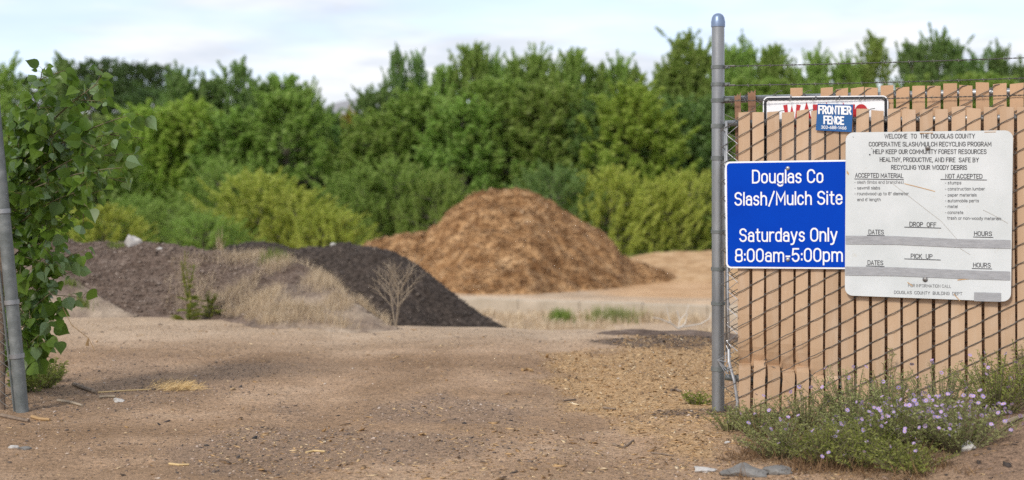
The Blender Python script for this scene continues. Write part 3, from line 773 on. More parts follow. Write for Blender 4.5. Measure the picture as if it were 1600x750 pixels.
def wires(name, parent, ua, ub, vb, vt, off, m, front=True, back=True, dent=False, rr=.0023, hooks=True, seed=3, org=0):
    mb = MB(); r = random.Random(seed)
    for sgn, oo in ((1, .0085), (-1, -.0085)):
        if (sgn == 1 and not front) or (sgn == -1 and not back): continue
        span = ub-ua; rise = span/SP*HP/2
        n0 = int((vb-rise)/HP) - 3; n1 = int((vt+rise)/HP) + 3
        for i in range(n0, n1):
            # line: v = c + sgn*(u-org)/SP*HP/2
            c = i*HP; pts = []
            k0 = int(math.floor((ua-org)/SP)) ; k1 = int(math.ceil((ub-org)/SP)); us = []
            for k in range(k0, k1+1):
                for du, dv in ((-.11, -.16), (.11, .16), (.5, .5)): us.append((org + (k+du)*SP, (k+dv)*HP/2))
            for u, rv in us:
                if u < ua-1e-6 or u > ub+1e-6: continue
                v = c + sgn*rv
                if sgn < 0 and dent and bulge(u, v)[0] < -.003:
                    if len(pts) >= 2: mb.tube(pts, rr, 5, caps=False)
                    pts = []; continue
                if vb <= v <= vt:
                    o, sh = bulge(u, v) if dent else (0,0)
                    wob = .0030*math.cos((u-org)/SP*2*math.pi)
                    pts.append(W(u+sh, v + r.uniform(-.0015,.0015), off + (oo+(max(o,-.004) if sgn > 0 else min(o, 0)*1.25 - (.006 if o < -.004 else 0)) - (wob if sgn > 0 else -wob))))
            if len(pts) >= 2:
                if hooks and sgn == 1 and pts[-1].z > vt - HP*.6:
                    e = pts[-1]; pts += [e + D*.012 + UP*.010, e + D*.035 + UP*.013 - N*.004]
                mb.tube(pts, rr, 5, caps=False)
    return mb.build(name, m, parent)

# rear panel
RW = .008
def ragged(k, top, r):
    tops = {0: 157-2, 1: 150, 2: 137, 3: None, 4: 137, 5: None, 6: 139, 7: 137, 8: 137, 9: 138, 10: 138, 11: 139}
    return top
r_u0 = uv(1377,135,RW)[0] % SP
rear_top = uv(1400,135,RW)[1]
u_first = uv(1374,135,RW)[0]; nr_ = int((2.72-u_first)/SP)
slats('slat_panel', fence, u_first, nr_, .04, rear_top, RW, M['slat_rear'], seed=11)
nl_ = int((u_first-.10)/SP); ul0 = u_first - nl_*SP
RT = {}
def rag(k, top, r):
    px = 1147 + k*(1374-1147)/max(1, nl_)
    for a, b, y in ((1140,1175,250),(1175,1194,140),(1194,1222,240),(1222,1243,137),(1243,1258,240),(1258,1330,138),(1330,1372,138)):
        if a <= px < b: return None if y == 999 else uv(px, y + r.uniform(-2, 2), RW)[1]
    return top
slats('slat_panel', fence, ul0, nl_, .04, rear_top, RW, M['slat_rear'], ragged=rag, seed=12)
# torn brown slats by the post
for (pxa, pya, pxb, pyb, wpx) in ((1153,148,1158,260,9),(1175,143,1180,260,11)):
    tb = MB(); ua, va = uv(pxa, pya, RW+.004); ub, vb_ = uv(pxb, pyb, RW+.004); hw = wpx/F*8.1/2/math.cos(ANG)
    jag = [(-hw,.0),(-hw*.5,-.012),(0,.006),(hw*.4,-.008),(hw,.012)]
    V = [W(ua+a, va+b, RW+.012) for a, b in jag] + [W(ub+a*.9, vb_-.7, RW+.004) for a, b in jag]
    V += [p - N*.004 for p in V]
    Fc = [(i+1, i, 5+i, 6+i) for i in range(4)] + [(10+i, 11+i, 16+i, 15+i) for i in range(4)] + [(i, i+1, 11+i, 10+i) for i in range(4)] + [(0,10,15,5),(4,9,19,14)]
    tb.add(V, Fc); o_ = tb.build('torn_slat', M['slat_burnt'], fence); o_['label'] = 'brown torn slat end beside the post'
wires('wire_mesh', fence, .06, 2.72, .04, rear_top-.01, RW, M['wire'], seed=5, org=u_first)
rl = MB(); zr_ = uv(1150,155,0)[1]; rl.tube([W(.035, zr_, -.018), W(2.72, zr_, -.018)], .02, 12); rl.build('top_rail', M['galv'], fence, smooth=True)
rp = MB(); e = W(2.76, 0, -.02); rp.tube([(e.x,e.y,-.1),(e.x,e.y,2.2)], .036, 16); rp.build('post', M['galv'], fence, smooth=True)

# front leaf leaning in front of it
FO = .085
leaf = thing('fence_gate', 'tan slatted chain link gate leaf with a dented lower left corner', 'gate', W(.1, 0, FO))
f_u0 = uv(1151,180,FO)[0]; f_top = uv(1165,176,FO)[1]
nf_ = int((2.55-f_u0)/SP)
slats('slat_panel', leaf, f_u0, nf_, .03, f_top, FO, M['slat'], dent=True, seed=21, wfrac=.825)
wires('wire_mesh', leaf, f_u0-.10, f_u0+nf_*SP, .02, f_top-.004, FO, M['wire'], dent=True, seed=23, org=f_u0)
fr = MB(); ztr = uv(1160,192,FO-.02)[1]
fr.tube([W(f_u0-.075, ztr, FO-.028), W(f_u0+nf_*SP, ztr, FO-.028)], .0175, 12)
fr.build('top_rail', M['galv'], leaf, smooth=True)
fr = MB(); zb = uv(1150,592,FO)[1]; fr.tube([W(f_u0-.08, zb, FO-.05), W(f_u0+.03, zb-.006, FO-.045), W(f_u0+nf_*SP, zb, FO-.055)], .0185, 12)
fr.build('bottom_rail', M['galv_old'], leaf, smooth=True)
tbm = MB(); ut = f_u0-.055
tbm.tube([W(ut-.005, ztr+.01, FO), W(ut+.004, .6, FO), W(ut+.012, .35, FO)], .0075, 8); tbm.tube([W(ut-.02, ztr-.02, FO-.02), W(ut-.012, .35, FO-.02)], .006, 6)
tbm.build('tension_bar', M['wire_bright'], leaf, smooth=True)
lw = MB(); rr_ = random.Random(8)   # zigzag of wire between the bar and the first slat, and the tie wires at the bottom
v = ztr - .02; pts = []
i = 0
while v > .36:
    pts.append(W(ut + (.0 if i % 2 else .062), v, FO + .006)); v -= HP/2; i += 1
lw.tube(pts, .003, 5)
lw.tube([W(ut+.012,.37,FO+.01), W(ut+.02,.30,FO+.03), W(ut+.055,.20,FO+.045), W(ut+.075,.08,FO+.05), W(ut+.07,.0,FO+.05)], .009, 7)
for q in range(6): lw.tube([W(ut+rr_.uniform(-.01,.02), .42-.03*q, FO), W(ut+rr_.uniform(-.02,.05), .36-.03*q, FO+.02), W(.01, .30, .045)], .003, 5)
lw.build('tie_wire', M['wire_bright'], leaf)

# ------------------------------------------------------------------ signs
def _arc(cx, cy, rx, ry, a0, a1, n=9):
    return [(cx+rx*math.cos(R(a0+(a1-a0)*i/n)), cy+ry*math.sin(R(a0+(a1-a0)*i/n))) for i in range(n+1)]
def _glyphs():
    A_ = _arc; G = {}
    O = lambda w_, h=1.0, y=0.0: A_(w_/2, y+h*.70, w_/2, h*.30, 180, 0) + A_(w_/2, y+h*.30, w_/2, h*.30, 0, -180) + [(0, y+h*.70)]
    def S_(w_, h): return A_(w_/2, h*.755, w_/2*.96, h*.245, 15, 265) + A_(w_/2, h*.26, w_/2, h*.26, 85, -165)
    G['A'] = (.50, [[(0,0),(.25,1),(.50,0)], [(.09,.33),(.41,.33)]])
    G['B'] = (.46, [[(0,0),(0,1),(.22,1)] + A_(.22,.76,.20,.24,90,-90) + [(0,.52)], [(.22,.52)] + A_(.22,.26,.24,.26,90,-90) + [(0,0)]])
    G['C'] = (.48, [A_(.24,.70,.24,.30,8,180) + A_(.24,.30,.24,.30,180,352)])
    G['D'] = (.48, [[(0,0),(0,1),(.20,1)] + A_(.20,.70,.28,.30,90,0) + A_(.20,.30,.28,.30,0,-90) + [(0,0)]])
    G['E'] = (.40, [[(.40,1),(0,1),(0,0),(.40,0)], [(0,.52),(.33,.52)]])
    G['F'] = (.40, [[(.40,1),(0,1),(0,0)], [(0,.52),(.33,.52)]])
    G['G'] = (.48, [A_(.24,.70,.24,.30,12,180) + A_(.24,.30,.24,.30,180,360) + [(.48,.47),(.27,.47)]])
    G['H'] = (.46, [[(0,0),(0,1)], [(.46,0),(.46,1)], [(0,.52),(.46,.52)]])
    G['I'] = (.0, [[(0,0),(0,1)]])
    G['K'] = (.46, [[(0,0),(0,1)], [(.44,1),(0,.42)], [(.13,.58),(.46,0)]])
    G['L'] = (.38, [[(0,1),(0,0),(.38,0)]])
    G['M'] = (.60, [[(0,0),(0,1),(.30,.30),(.60,1),(.60,0)]])
    G['N'] = (.48, [[(0,0),(0,1),(.48,0),(.48,1)]])
    G['O'] = (.48, [O(.48)])
    G['P'] = (.44, [[(0,0),(0,1),(.22,1)] + A_(.22,.74,.22,.26,90,-90) + [(0,.48)]])
    G['R'] = (.46, [[(0,0),(0,1),(.22,1)] + A_(.22,.74,.22,.26,90,-90) + [(0,.48)], [(.22,.48),(.46,0)]])
    G['S'] = (.47, [S_(.47, 1.0)])
    G['T'] = (.46, [[(0,1),(.46,1)], [(.23,1),(.23,0)]])
    G['U'] = (.46, [[(0,1)] + A_(.23,.28,.23,.28,180,360) + [(.46,1)]])
    G['V'] = (.50, [[(0,1),(.25,0),(.50,1)]])
    G['W'] = (.72, [[(0,1),(.18,0),(.36,.85),(.54,0),(.72,1)]])
    G['Y'] = (.50, [[(0,1),(.25,.48),(.50,1)], [(.25,.48),(.25,0)]])
    G['0'] = (.44, [O(.44)])
    G['1'] = (.16, [[(0,.80),(.16,1),(.16,0)]])
    G['3'] = (.44, [A_(.22,.76,.20,.24,160,-90) , A_(.22,.26,.22,.26,90,-160)])
    G['4'] = (.46, [[(.34,0),(.34,1),(0,.30),(.46,.30)]])
    G['5'] = (.44, [[(.41,1),(.05,1),(.02,.53)] + A_(.22,.31,.22,.31,130,-160)])
    G['6'] = (.44, [O(.44,.58), [(.38,.98),(.16,.80),(.02,.55),(0,.34)]])
    G['8'] = (.44, [O(.40,.50,.50), O(.44,.52,0)]); G['8'][1][0] = [(x+.02, y) for x, y in G['8'][1][0]]
    X = .72
    G['a'] = (.36, [O(.36,.44), [(.36,0),(.36,.50)] + A_(.18,.50,.18,.22,0,165)])
    G['b'] = (.38, [[(0,0),(0,1)], O(.38,X)])
    G['c'] = (.36, [A_(.18,.50,.18,.22,10,180) + A_(.18,.22,.18,.22,180,350)])
    G['d'] = (.38, [[(.38,0),(.38,1)], O(.38,X)])
    G['e'] = (.38, [[(0,.37),(.38,.37)] + A_(.19,.50,.19,.22,0,180) + A_(.19,.22,.19,.22,180,340)])
    G['g'] = (.38, [O(.38,X), [(.38,X),(.38,-.08)] + A_(.19,-.06,.19,.20,0,-160)])
    G['h'] = (.38, [[(0,0),(0,1)], [(0,.46)] + A_(.19,.48,.19,.24,180,0) + [(.38,0)]])
    G['i'] = (.0, [[(0,0),(0,X)], [(0,.93),(0,.98)]])
    G['l'] = (.0, [[(0,0),(0,1)]])
    G['m'] = (.66, [[(0,0),(0,X)], [(0,.48)] + A_(.165,.50,.165,.22,180,0) + [(.33,0)], [(.33,.48)] + A_(.495,.50,.165,.22,180,0) + [(.66,0)]])
    G['n'] = (.38, [[(0,0),(0,X)], [(0,.46)] + A_(.19,.48,.19,.24,180,0) + [(.38,0)]])
    G['o'] = (.38, [O(.38,X)])
    G['p'] = (.38, [[(0,X),(0,-.27)], O(.38,X)])
    G['r'] = (.25, [[(0,0),(0,X)], [(0,.44)] + A_(.20,.46,.20,.26,180,70)])
    G['s'] = (.34, [S_(.34, X)])
    G['t'] = (.26, [[(.11,.96),(.11,.18)] + A_(.26,.17,.15,.17,180,275), [(0,X),(.26,X)]])
    G['u'] = (.38, [[(0,X)] + A_(.19,.22,.19,.22,180,360), [(.38,X),(.38,0)]])
    G['w'] = (.54, [[(0,X),(.135,0),(.27,.62),(.405,0),(.54,X)]])
    G['y'] = (.40, [[(0,X),(.20,.04)], [(.40,X),(.17,-.16),(.10,-.25),(.0,-.26)]])
    G['/'] = (.38, [[(0,-.10),(.38,1.06)]]); G['-'] = (.22, [[(0,.40),(.22,.40)]]); G[':'] = (.0, [[(0,.12),(0,.17)], [(0,.55),(0,.60)]])
    G[','] = (.04, [[(.04,.04),(0,-.16)]]); G['('] = (.14, [[(.14,1.05),(0,.7),(0,.2),(.14,-.15)]]); G[')'] = (.14, [[(0,1.05),(.14,.7),(.14,.2),(0,-.15)]])
    G['"'] = (.14, [[(0,1),(0,.75)], [(.14,1),(.14,.75)]]); G["'"] = (.0, [[(0,1),(0,.75)]])
    return G
GL = _glyphs()
def write(mb, body, x0, x1, base, cap, off, base2=None, bold=.13, gap=.19):
    """stroke lettering laid in the sign's own plane, from x0 to x1 on the photographed baseline; bold = stroke / capital height"""
    b2 = base if base2 is None else base2
    ua, va = uv(x0, base, off); ub, vb_ = uv(x1, b2, off)
    vc_ = uv((x0+x1)/2, (base+b2)/2-cap, off)[1]; hs = vc_-(va+vb_)/2
    total = 0; adv = []
    for ch in body:
        w_ = .30 if ch == ' ' else GL[ch][0] + gap
        adv.append(total); total += w_
    total -= gap; hw = bold*hs/2; sx = ((ub-ua)-2*hw)/total; lift = 0
    for ch, x in zip(body, adv):
        if ch == ' ': continue
        for st in GL[ch][1]:
            P = []
            for (gx_, gy_) in st:
                q = (x+gx_)*sx + hw; P.append(Vector((ua+q, va+(vb_-va)*q/(ub-ua) + hw + gy_*(hs-2*hw))))
            closed = (P[0]-P[-1]).length < 1e-5
            P = [p for i, p in enumerate(P) if i == 0 or (p-P[i-1]).length > 1e-6]
            n = len(P); Lf = []; Rt = []
            for i in range(n):
                d0 = (P[i]-P[i-1]).normalized() if i > 0 else ((P[0]-P[-2]).normalized() if closed else None)
                d1 = (P[i+1]-P[i]).normalized() if i < n-1 else ((P[1]-P[0]).normalized() if closed else None)
                if d0 is None: d0 = d1
                if d1 is None: d1 = d0
                t_ = (d0+d1)
                if t_.length < 1e-4: t_ = d1.copy()
                t_.normalize(); nn = Vector((-t_.y, t_.x)); k = hw/max(.45, nn.dot(Vector((-d1.y, d1.x))))
                p = P[i]
                if not closed and i == 0: p = p - d1*hw*.9
                if not closed and i == n-1: p = p + d0*hw*.9
                Lf.append(p+nn*k); Rt.append(p-nn*k)
            o = off + (lift % 3)*.00012; lift += 1
            mb.add([W(p.x,p.y,o) for p in Lf] + [W(p.x,p.y,o) for p in Rt], [(n+i, n+i+1, i+1, i) for i in range(n-1)])
def rrect(mb, quad, off, rad, inset=0.0, thick=0.003, seg=6):
    """rounded plate: quad = 4 pixel corners TL TR BR BL"""
    c = [Vector(uv(x, y, off)) for x, y in quad]
    cen = sum(c, Vector((0,0)))/4
    out = []
    for i in range(4):
        p = c[i]; a = (c[i-1]-p).normalized(); b = (c[(i+1)%4]-p).normalized()
        q = p + (a+b)*inset; r_ = max(rad-inset*.8, .002)
        for k in range(seg+1):
            th = k/seg*math.pi/2; out.append(q + a*r_*(1-math.sin(th)) + b*r_*(1-math.cos(th)))
    n = len(out); V = [W(p.x, p.y, off) for p in out] + [W(p.x, p.y, off-thick) for p in out]
    mb.add(V, [tuple(range(n))[::-1], tuple(range(n, 2*n))] + [(i, (i+1)%n, n+(i+1)%n, n+i) for i in range(n)])
    return out
def ring(mb, quad, off, rad, i0, i1):
    a = rrect(MB(), quad, off, rad, i0); b = rrect(MB(), quad, off, rad, i1); n = len(a)
    V = [W(p.x,p.y,off) for p in a] + [W(p.x,p.y,off) for p in b]
    mb.add(V, [((i+1)%n, i, n+i, n+(i+1)%n) for i in range(n)])
def bolt(parent, px, py, off, r_=.0095, m='bolt'):
    b = MB(); u, v = uv(px, py, off)
    b.tube([W(u,v,off), W(u,v,off+.003), W(u,v,off+.006), W(u,v,off+.0075)], [r_*1.25, r_*1.2, r_*.8, r_*.3], 12)
    return b.build('bolt', M[m], parent)
def bar(mb, pts, off, half):     # flat strip along pixel points, half = half height in pixels
    up = []; lo = []
    for x, y in pts:
        a = uv(x, y-half, off); b = uv(x, y+half, off); up.append(W(a[0],a[1],off)); lo.append(W(b[0],b[1],off))
    n = len(pts); mb.add(up+lo, [(n+i, n+i+1, i+1, i) for i in range(n-1)])

# red lettered sign on the rear fence
WO = .030
wq = [(1192,151),(1388,149),(1388,292),(1192,292)]
s = MB(); rrect(s, wq, WO, .032)
ws = s.build('warning_sign', M['white'], loc=W(*uv(1290,290,WO), WO)); tag(ws, 'white warning sign with red letters and black border, half hidden behind the gate slats', 'sign')
s = MB(); ring(s, wq, WO+.0015, .032, .006, .021); s.build('border', M['black'], ws)
s = MB(); write(s, 'WARNING', 1224, 1356, 199, 36, WO+.0015, bold=.19, gap=.22); s.build('lettering', M['red'], ws)
for px in (1236,1275,1312,1351):
    bm_ = MB(); u, v = uv(px, 152, WO); bm_.tube([W(u,v+.012,WO-.006), W(u,v+.004,WO+.007), W(u,v-.012,WO+.004)], .0035, 6); bm_.build('tie_wire', M['wire_bright'], ws)

# blue sign
BO = .108
bq = [(1133,252.5),(1330,249.5),(1330,420.5),(1134.5,419)]
s = MB(); rrect(s, bq, BO, .028)
bs_ = s.build('road_sign', M['white'], loc=W(*uv(1232,420,BO), BO)); tag(bs_, 'bright blue sign with white lettering giving the site name and Saturday hours', 'sign')
s = MB(); rrect(s, bq, BO+.0016, .028, inset=.0095, thick=.001); s.build('blue_face', M['blue'], bs_)
TO = BO+.0030
s = MB()
for body, a, b_, y, y2 in (('Douglas Co',1175,1286.5,286.8,286.0),('Slash/Mulch Site',1147.5,1316.5,321.6,319.8),('Saturdays Only',1155,1308.5,378.2,377.6),('8:00am-5:00pm',1148.5,1317,409.8,409.2)):
    write(s, body, a, b_, y, 21.8, TO, base2=y2, bold=.114, gap=.20)
s.build('lettering', M['white'], bs_)
bolt(bs_, 1231, 263, TO, m='wire_bright'); bolt(bs_, 1231, 405.5, TO, m='wire_bright')

# white information board
IO = .122
iq = [(1321.5,207),(1583,203.5),(1579.5,471.5),(1320,461.5)]
s = MB(); rrect(s, iq, IO, .042)
ib = s.build('information_board', M['board'], loc=W(*uv(1450,466,IO), IO)); tag(ib, 'large weathered white board with black rules text and grey tape strips', 'sign')
TI = IO+.0016
s = MB(); fd = MB()
def ln(mb, body, a, b_, y, cap=7.4, y2=None, bold=None): write(mb, body, a, b_, y, cap, TI, base2=y2, bold=.125 if bold is None else .10)
ln(s, 'WELCOME  TO  THE DOUGLAS COUNTY', 1382, 1523.5, 216.3)
ln(s, 'COOPERATIVE SLASH/MULCH RECYCLING PROGRAM', 1357.5, 1549, 228.8)
ln(s, 'HELP KEEP OUR COMMUNITY FOREST RESOURCES', 1364, 1541.5, 240.6)
ln(s, 'HEALTHY, PRODUCTIVE, AND FIRE  SAFE BY', 1374.5, 1529.5, 252.8, y2=253.6)
ln(s, 'RECYCLING YOUR WOODY DEBRIS', 1392.5, 1511, 265, y2=265.4)
ln(s, 'ACCEPTED MATERIAL', 1336, 1411.5, 277.4, y2=278.2)
ln(s, 'NOT ACCEPTED', 1477, 1535, 278.8, y2=279.2)
ln(fd, '- slash (limbs and branches)', 1335, 1412, 287, 5, bold=.002)
ln(s, '- sawmill slabs', 1335, 1375, 296, 5, bold=.001); ln(s, '- roundwood up to 8" diameter', 1335, 1420, 305, 5, bold=.001); ln(s, 'and 6\' length', 1339.5, 1376, 314.2, 5, bold=.001)
ln(s, '- stumps', 1476.5, 1502, 288, 5, bold=.001); ln(s, '- construction lumber', 1476.5, 1539, 297.5, 5, bold=.001); ln(s, '- paper materials', 1476.5, 1526, 307, 5, bold=.001)
ln(s, '- automobile parts', 1476.5, 1529.5, 316, 5, bold=.001); ln(s, '- metal', 1476.5, 1496, 325, 5, bold=.001); ln(s, '- concrete', 1476.5, 1505, 334.3, 5, bold=.001)
ln(s, 'trash or non-woody materials', 1480, 1564.5, 343, 5, y2=344, bold=.001)
ln(s, 'DROP  OFF', 1421, 1463, 353.8, y2=355); ln(s, 'DATES', 1357, 1381, 366, y2=366.4); ln(s, 'HOURS', 1522, 1550, 368.4, y2=369)
ln(s, 'PICK  UP', 1423, 1457, 403.6, y2=404.6); ln(s, 'DATES', 1355.5, 1380, 413.8, y2=414.4); ln(s, 'HOURS', 1520.5, 1548, 417.6, y2=418.2)
ln(fd, 'FOR INFORMATION CALL', 1419, 1486, 448.4, 5, y2=449.8, bold=.002)
ln(s, 'DOUGLAS  COUNTY  BUILDING  DEPT', 1397, 1503.5, 459.0, 5, y2=461.5, bold=.002)
for pts in ([(1335,279.5),(1412,280.6)], [(1469.5,280.2),(1542,281.2)], [(1413,354.8),(1470.5,356.4)], [(1354.5,367.6),(1382.5,368.2)], [(1520.5,370.2),(1552,371)], [(1413,404.4),(1470,406.2)], [(1353,415.4),(1382,416.3)], [(1518.5,419.4),(1550,420.2)]):
    bar(s, pts, TI, .55)
s.build('lettering', M['ink'], ib); fd.build('lettering', M['ink_faded'], ib)
def tape(pts, half, m='tape'):
    tmb = MB(); bar(tmb, pts, IO+.0032, half)
    tmb.build('tape_strip', M[m], ib)
tape([(1321.3,374.8),(1400,375.5),(1500,380.2),(1579,381.6)], 6.6); tape([(1320.6,423.2),(1400,424.4),(1500,428.6),(1578.4,431)], 6.8)
tape([(1522,463.6),(1564,464.6)], 7.0)
sc_ = MB()
for pts in ([(1395,287),(1440,322),(1470,345),(1500,379)], [(1536,328),(1556,338),(1575,349)], [(1500,388),(1516,398)]): bar(sc_, pts, TI, .35)
sc_.build('scratch', M['scratch'], ib)
ru = MB()
for pts, hh in (([(1413,286.8),(1436,292.5),(1461,299)], .55), ([(1418,441),(1426,447)], .8), ([(1496,437.5),(1522,434.5)], .8), ([(1437,208.0),(1458,207.6)], .6), ([(1538,206.4),(1556,206)], .5), ([(1490,459),(1500,470)], .9), ([(1323,268),(1326,272)], 2.0)): bar(ru, pts, TI+.0004, hh)
ru.build('rust_stain', M['rust'], ib)
bolt(ib, 1449.5, 231, IO+.002, .011); bolt(ib, 1445.5, 436.5, IO+.002, .011)
dt = MB()
for x, y in ((1359,241.5),(1333,214),(1445,228),(1400,252),(1362,232)):
    u, v = uv(x, y, TI); dt.tube([W(u,v,TI), W(u,v,TI+.001)], .004 if x == 1359 else .002, 8)
dt.build('hole', M['ink'], ib)

# small blue plate of the fence builder
PO = .104
pq = [(1277.5,162),(1333,163.5),(1330.5,206.5),(1274.5,203.5)]
s = MB(); rrect(s, pq, PO, .004)
pl = s.build('name_plate', M['tealblue'], loc=W(*uv(1302,205,PO), PO)); tag(pl, 'small dark blue plate with white lettering and a phone number on the gate top', 'sign')
s = MB()
write(s, 'FRONTIER', 1278.3, 1330.5, 178.2, 14.0, PO+.0016, base2=179.5, bold=.185, gap=.22)
write(s, 'FENCE', 1286.5, 1319, 194.0, 13.6, PO+.0016, base2=195.4, bold=.185, gap=.22)
write(s, '303-688-1466', 1283, 1322.5, 201.2, 5.2, PO+.0016, base2=202.4, bold=.15, gap=.24)
s.build('lettering', M['white'], pl)

# ------------------------------------------------------------------ left post with its sliver of fence
lb = GP(35, 645); ltop = PX(35 - 21*2.35/1.52*1.82, 645 - 2.3/8.14*F, 8.14)
lbz = gz(lb.x, lb.y)
lfence = thing('gate_post', 'leaning weathered steel post at the left edge with a strip of chain link', 'post', (lb.x, lb.y, 0))
dl = (ltop - lb)
pm = MB(); pm.tube([lb - dl*.04, lb + dl*1.0], .0365, 24); lp = pm.build('shaft', M['galv_old'], lfence, smooth=True); smooth_edges(lp)
for py in (472, 556, 330):
    sft = (645-py)/(2.3/8.14*F); c = lb + dl*sft; b = MB(); dn = dl.normalized()
    b.tube([c-dn*.013, c+dn*.013], .042, 20); smooth_edges(b.build('band', M['galv'], lfence, smooth=True))
lcap = MB(); dn = dl.normalized(); c = lb+dl
lcap.tube([c-dn*.03, c, c+dn*.03, c+dn*.045], [.041,.041,.03,.008], 20); lcap.build('post_cap', M['cap'], lfence, smooth=True)
D2 = Vector((-.93, .36, 0)); N2 = Vector((-.36,-.93,0))
lm = MB()
for i in range(-30, 45):
    for sg in (1, -1):
        pts = []
        for k in range(0, 26):
            u = .05 + k*.045; v = i*.062 + sg*k*.028
            if .02 <= v <= 1.75: pts.append(lb + Vector((-.16*v/1.5,0,0)) + D2*u + UP*v + N2*(.003*sg))
        if len(pts) > 1: lm.tube(pts, .0022, 4, caps=False)
lm.build('wire_mesh', M['wire'], lfence)
tb = MB(); tb.tube([lb + D2*.055, lb + D2*.055 + Vector((-.19,0,1.75))], .007, 6); tb.build('tension_bar', M['galv_old'], lfence)
tb = MB(); tb.tube([lb + D2*.05 + Vector((-.17,0,1.6)), lb + D2*1.2 + Vector((-.17,0,1.6))], .018, 10); tb.build('top_rail', M['galv_old'], lfence)
st = MB(); a = GP(4, 640); st.tube([a, a + Vector((-.03,.0,1.9))], [.018,.014], 8)
o_ = st.build('wooden_stake', M['stick'], loc=a); tag(o_, 'thin brown stake at the left frame edge beside the leaning post', 'stake')

# ------------------------------------------------------------------ young cottonwood at the left
LEAF = [(0,0),(-.02,.20),(.10,.40),(.30,.50),(.52,.44),(.74,.25),(.9,.09),(1.05,0)]
def add_leaf(V, Fc, base, direc, nrm, size, r, curl=.18):
    a = direc.normalized(); n_ = (nrm - a*nrm.dot(a));
    if n_.length < 1e-4: n_ = Vector((0,0,1)).cross(a)
    n_.normalize(); b = n_.cross(a)
    o = len(V)
    fold = r.uniform(.05, .55); cu = r.uniform(-.05, curl)
    def P(x, y): return base + (a*x + b*y + n_*(abs(y)*fold - cu*x*x))*size
    mid = [P(x, 0) for x, y in LEAF]
    lf = [P(x, y) for x, y in LEAF]; rt = [P(x, -y) for x, y in LEAF]
    k = len(LEAF)
    V.extend(mid); V.extend(lf[1:-1]); V.extend(rt[1:-1])
    l = lambda i: o if i == 0 else (o+k-1 if i == k-1 else o+k+i-1)
    q = lambda i: o if i == 0 else (o+k-1 if i == k-1 else o+k+(k-2)+i-1)
    for i in range(k-1):
        if i == 0: Fc.append((o, o+1, l(1))); Fc.append((o, q(1), o+1))
        elif i == k-2: Fc.append((o+i, o+k-1, l(i))); Fc.append((o+i, q(i), o+k-1))
        else: Fc.append((o+i, o+i+1, l(i+1), l(i))); Fc.append((o+i, q(i), q(i+1), o+i+1))
r = random.Random(14)
sap = thing('cottonwood_sapling', 'leafy young cottonwood with broad glossy leaves reaching over the left post', 'tree', (-3.05, 8.75, 0))
stem = MB(); LV = []; LF = []; PT = MB()
base = Vector((-3.15, 8.75, 0))
trunk_pts = [base + Vector((.02*i*math.sin(i), .01*i, 0.20*i)) for i in range(0, 10)]
stem.tube(trunk_pts, [.022 - .002*i for i in range(10)], 8)
def branch(p0, p1, sagv, nleaf, rad, lsz, spread=.9, twigs=0):
    pts = []
    n = 8
    mid = (p0+p1)/2 + Vector((r.uniform(-.05,.05), r.uniform(-.06,.06), sagv))
    for i in range(n+1):
        s = i/n; pts.append(p0*(1-s)**2 + mid*2*s*(1-s) + p1*s*s)
    stem.tube(pts, [rad*(1-.8*i/n) + .0012 for i in range(n+1)], 6)
    for k in range(nleaf):
        s = .18 + .85*(k+r.random())/nleaf; s = min(s, 1.0); f = s*n; i = min(n-1, int(f)); p = pts[i].lerp(pts[i+1], f-i)
        t_ = (pts[i+1]-pts[i]).normalized()
        side = Vector((r.uniform(-1,1), r.uniform(-1,1), r.uniform(-.7,.8)))
        pd = (t_*.5 + side*spread).normalized()
        pl_ = r.uniform(.03,.07); q = p + pd*pl_ + Vector((0,0,-.012))
        PT.tube([p, p.lerp(q,.5)+Vector((0,0,.006)), q], .0012, 4, caps=False)
        ld = (pd + Vector((r.uniform(-.5,.5), r.uniform(-.5,.5), -r.uniform(.3,1.3)))).normalized()
        nn = Vector((r.uniform(-.8,.8), -r.uniform(.3,1.4)*(1 if r.random() > .22 else -1), r.uniform(-.1,1.1)))
        add_leaf(LV, LF, q, ld, nn, lsz*r.choice((.45,.65,.8,.9,1.0,1.1,1.2)), r, curl=.42)
    for q in range(twigs):
        s = r.uniform(.35,.95); f = s*n; i = min(n-1,int(f)); p = pts[i].lerp(pts[i+1], f-i)
        e_ = p + Vector((r.uniform(-.12,.22), r.uniform(-.2,.2), r.uniform(-.18,.12)))
        branch(p, e_, .0, 5, rad*.4, lsz)
tips = [(66,108,8.5,16),(40,165,8.6,16),(152,132,8.5,18),(118,190,8.6,14),(212,178,8.5,17),(170,225,8.6,16),(205,205,8.7,10),(190,262,8.5,17),(150,270,8.6,16),(178,240,8.8,12),
        (120,300,8.6,20),(165,295,8.5,10),(100,345,8.6,20),(80,250,8.7,18),(60,215,8.6,18),(30,250,8.6,20),(60,300,8.6,20),(20,190,8.8,16),(40,340,8.7,20),(70,380,8.6,18),(130,392,8.5,16),
        (110,400,8.7,16),(112,425,8.6,14),(60,430,8.6,18),(85,455,8.6,16),(86,505,8.55,16),(55,500,8.6,14),(60,540,8.6,12),(40,560,8.7,12),(25,470,8.8,16),(20,420,8.8,16),(10,300,8.7,16),(5,370,8.7,16),(40,400,8.7,16),(15,520,8.8,12),(90,200,8.8,14),(130,235,8.8,14)]
for (px, py, Y, nl) in tips:
    p1 = PX(px, py, Y + r.uniform(-.1,.1))
    zt = max(.15, p1.z - r.uniform(.12,.40) - .12*(p1.x - base.x)); i = min(8.99, zt/.20); k = int(i); p0 = trunk_pts[k].lerp(trunk_pts[k+1], i-k)
    branch(p0, p1, .10, int(nl*(1.45 if py < 310 else (1.1 if py < 400 else .85))), .0050, .077, twigs=3)
so = stem.build('branches', M['twig'], sap, smooth=True)
